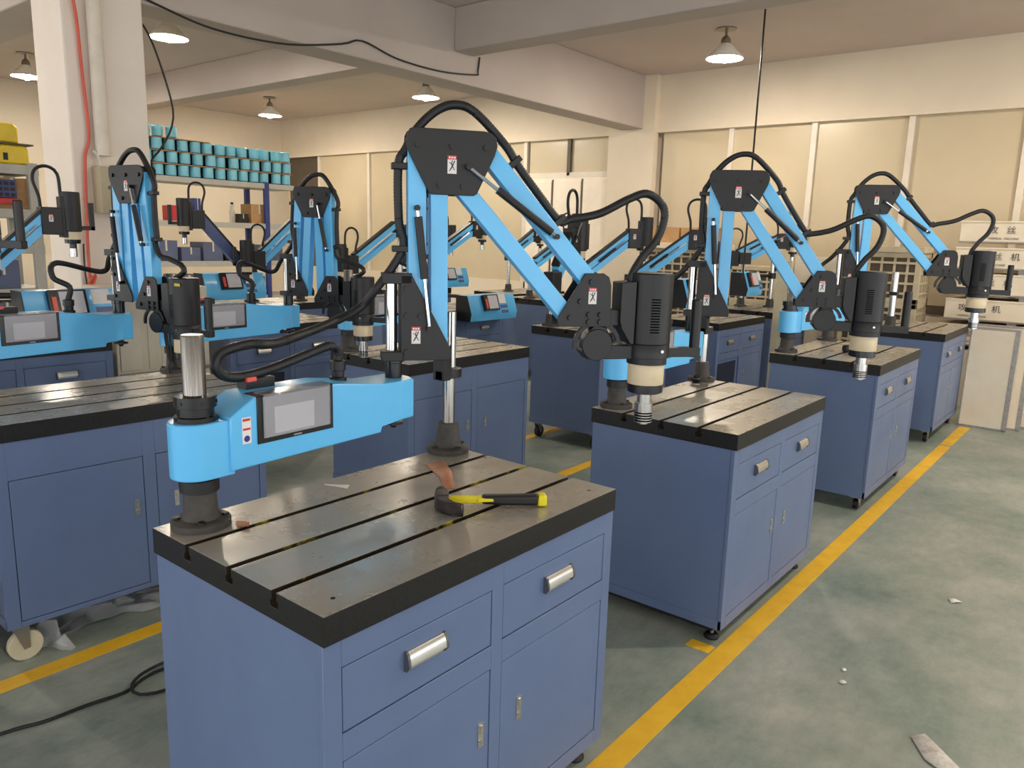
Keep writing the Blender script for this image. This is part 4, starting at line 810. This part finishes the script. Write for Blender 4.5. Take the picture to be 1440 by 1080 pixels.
for j, (z, nm) in enumerate(((0.0, 'bottom'), (0.5, 'middle'), (1.0, 'top'))):
    lattice(7.95, 2.9, z, 1.05, 0.5 if j < 2 else 0.46, '%s lattice crate of the stack behind the nearest motor' % nm)
    lattice(7.95, 2.15, z*0.86, 0.6, 0.43, '%s lattice crate of the stack between the links of the second machine' % nm)
for j, (z, nm) in enumerate(((0.0, 'bottom'), (0.5, 'middle'), (1.0, 'top'))):
    lattice(7.6, 0.62, z, 0.72, 0.5, '%s lattice crate of the stack behind the third machine' % nm)
tag(MB().box((7.58, 0.6, 1.5), (8.12, 1.36, 1.56)).build('crate_lid', 'lattice', None, 0.004), 'cream lid board on the lattice stack behind the third machine', 'board')
tag(MB().box((7.9, 2.9, 1.46), (8.45, 4.1, 1.53)).build('crate_lid', 'crate_ply', None, 0.004), 'pale plywood board under the tan cartons', 'board')
for k, (y, w) in enumerate(((2.93, 0.24), (3.2, 0.22), (3.45, 0.3), (3.78, 0.24))):
    carton(8.0, y, 1.53, 0.3, w, 0.19, 'cardboard', '%s tan carton from the right on the plywood board by the far wall' % ORD[k])
tag(MB().box((8.2, 1.55, 0.0), (8.26, 2.05, 1.42)).build('cream_board', 'panel_cream', None, 0.004), 'tall cream board standing between the lattice stacks', 'board')
tag(MB().box((6.42, 1.46, 0.0), (6.46, 1.60, 1.4)).build('cream_board', 'cream_nylon', None, 0.004), 'narrow yellowish board standing behind the base of the third machine', 'board')

# ------------------------------------------------------------------ shipping crates at the right
def long_crate(x, y0, y1, z, h, label, text=None, ty=0.0):
    t = thing('flat_crate', label, 'crate', (x, y1, z), 0, 'stacked flat machine crates'); L = y1-y0
    MB().box((0, -L, 0), (0.55, 0, h)).build('body', 'crate_ply', t, 0.004)
    MB().box((-0.006, -L-0.004, -0.004), (0.556, 0.004, 0.012)).build('edge_strip', 'crate_edge', t, 0.002)
    MB().box((-0.006, -L-0.004, h-0.012), (0.556, 0.004, h+0.003)).build('edge_strip', 'crate_ply', t, 0.002)
    for yy in (-0.62, -1.2): MB().box((0.02, yy, -0.045), (0.53, yy+0.08, -0.004)).build('skid', 'crate_edge', t)
    if text:
        stext(text, 0.078, (-0.004, ty, h*0.58), (R(90), 0, R(-90)), 'sticker_ink', t)
        stext('TAPPING   MACHINE', 0.027, (-0.004, ty, h*0.2), (R(90), 0, R(-90)), 'sticker_ink', t, 'small_lettering')
    return t
Z = [0.60, 0.85, 1.10, 1.35, 1.60]
for j in range(5):
    long_crate(7.9, -1.6, [0.47, 0.42, 0.35, 0.385, 0.37][j], Z[j]+0.02, 0.2, '%s flat plywood crate with Chinese lettering in the stack' % ['lowest', 'second lowest', 'middle', 'second highest', 'topmost'][j], '攻   丝   机', [-0.12, -0.115, -0.11, -0.175, -0.24][j])
carton(7.95, -1.5, 0.0, 0.5, 1.9, 0.57, 'crate_ply', 'large plywood crate carrying the stack of lettered crates', 'crate')
def lean_panel(x, y0, y1, h, th, label, lean=5):
    t = thing('panel_crate', label, 'crate', (x, y0, 0)); t.rotation_euler = (0, R(lean), 0); w = y1-y0
    MB().box((0, 0, 0), (th, w, h)).build('panel', 'crate_ply', t, 0.003)
    for a in ((-0.004, -0.006, 0, th*0.35, 0.03, h), (-0.003, w-0.008, 0, 0.01, w+0.004, h), (-0.004, 0, 0, th*0.6, w, 0.018), (-0.004, 0, h-0.012, th+0.004, w, h+0.004)):
        MB().box(a[:3], a[3:]).build('metal_edge', 'crate_edge', t, 0.002)
    return t
lean_panel(6.95, -0.33, 0.03, 0.88, 0.09, 'nearest white panel crate standing by the end of the yellow line', 3)
lean_panel(7.08, -0.42, 0.02, 0.9, 0.1, 'middle white panel crate standing behind the nearest one', 3)
lean_panel(7.22, -0.75, -0.05, 0.88, 0.09, 'farthest white panel crate standing below the lettered stack', 3)
tag(MB().box((7.0, -0.3, 0.955), (7.75, 0.62, 0.985)).build('cover_sheet', 'panel_cream', None, 0.004), 'pale cover sheet lying flat below the lettered crates', 'board') if False else None
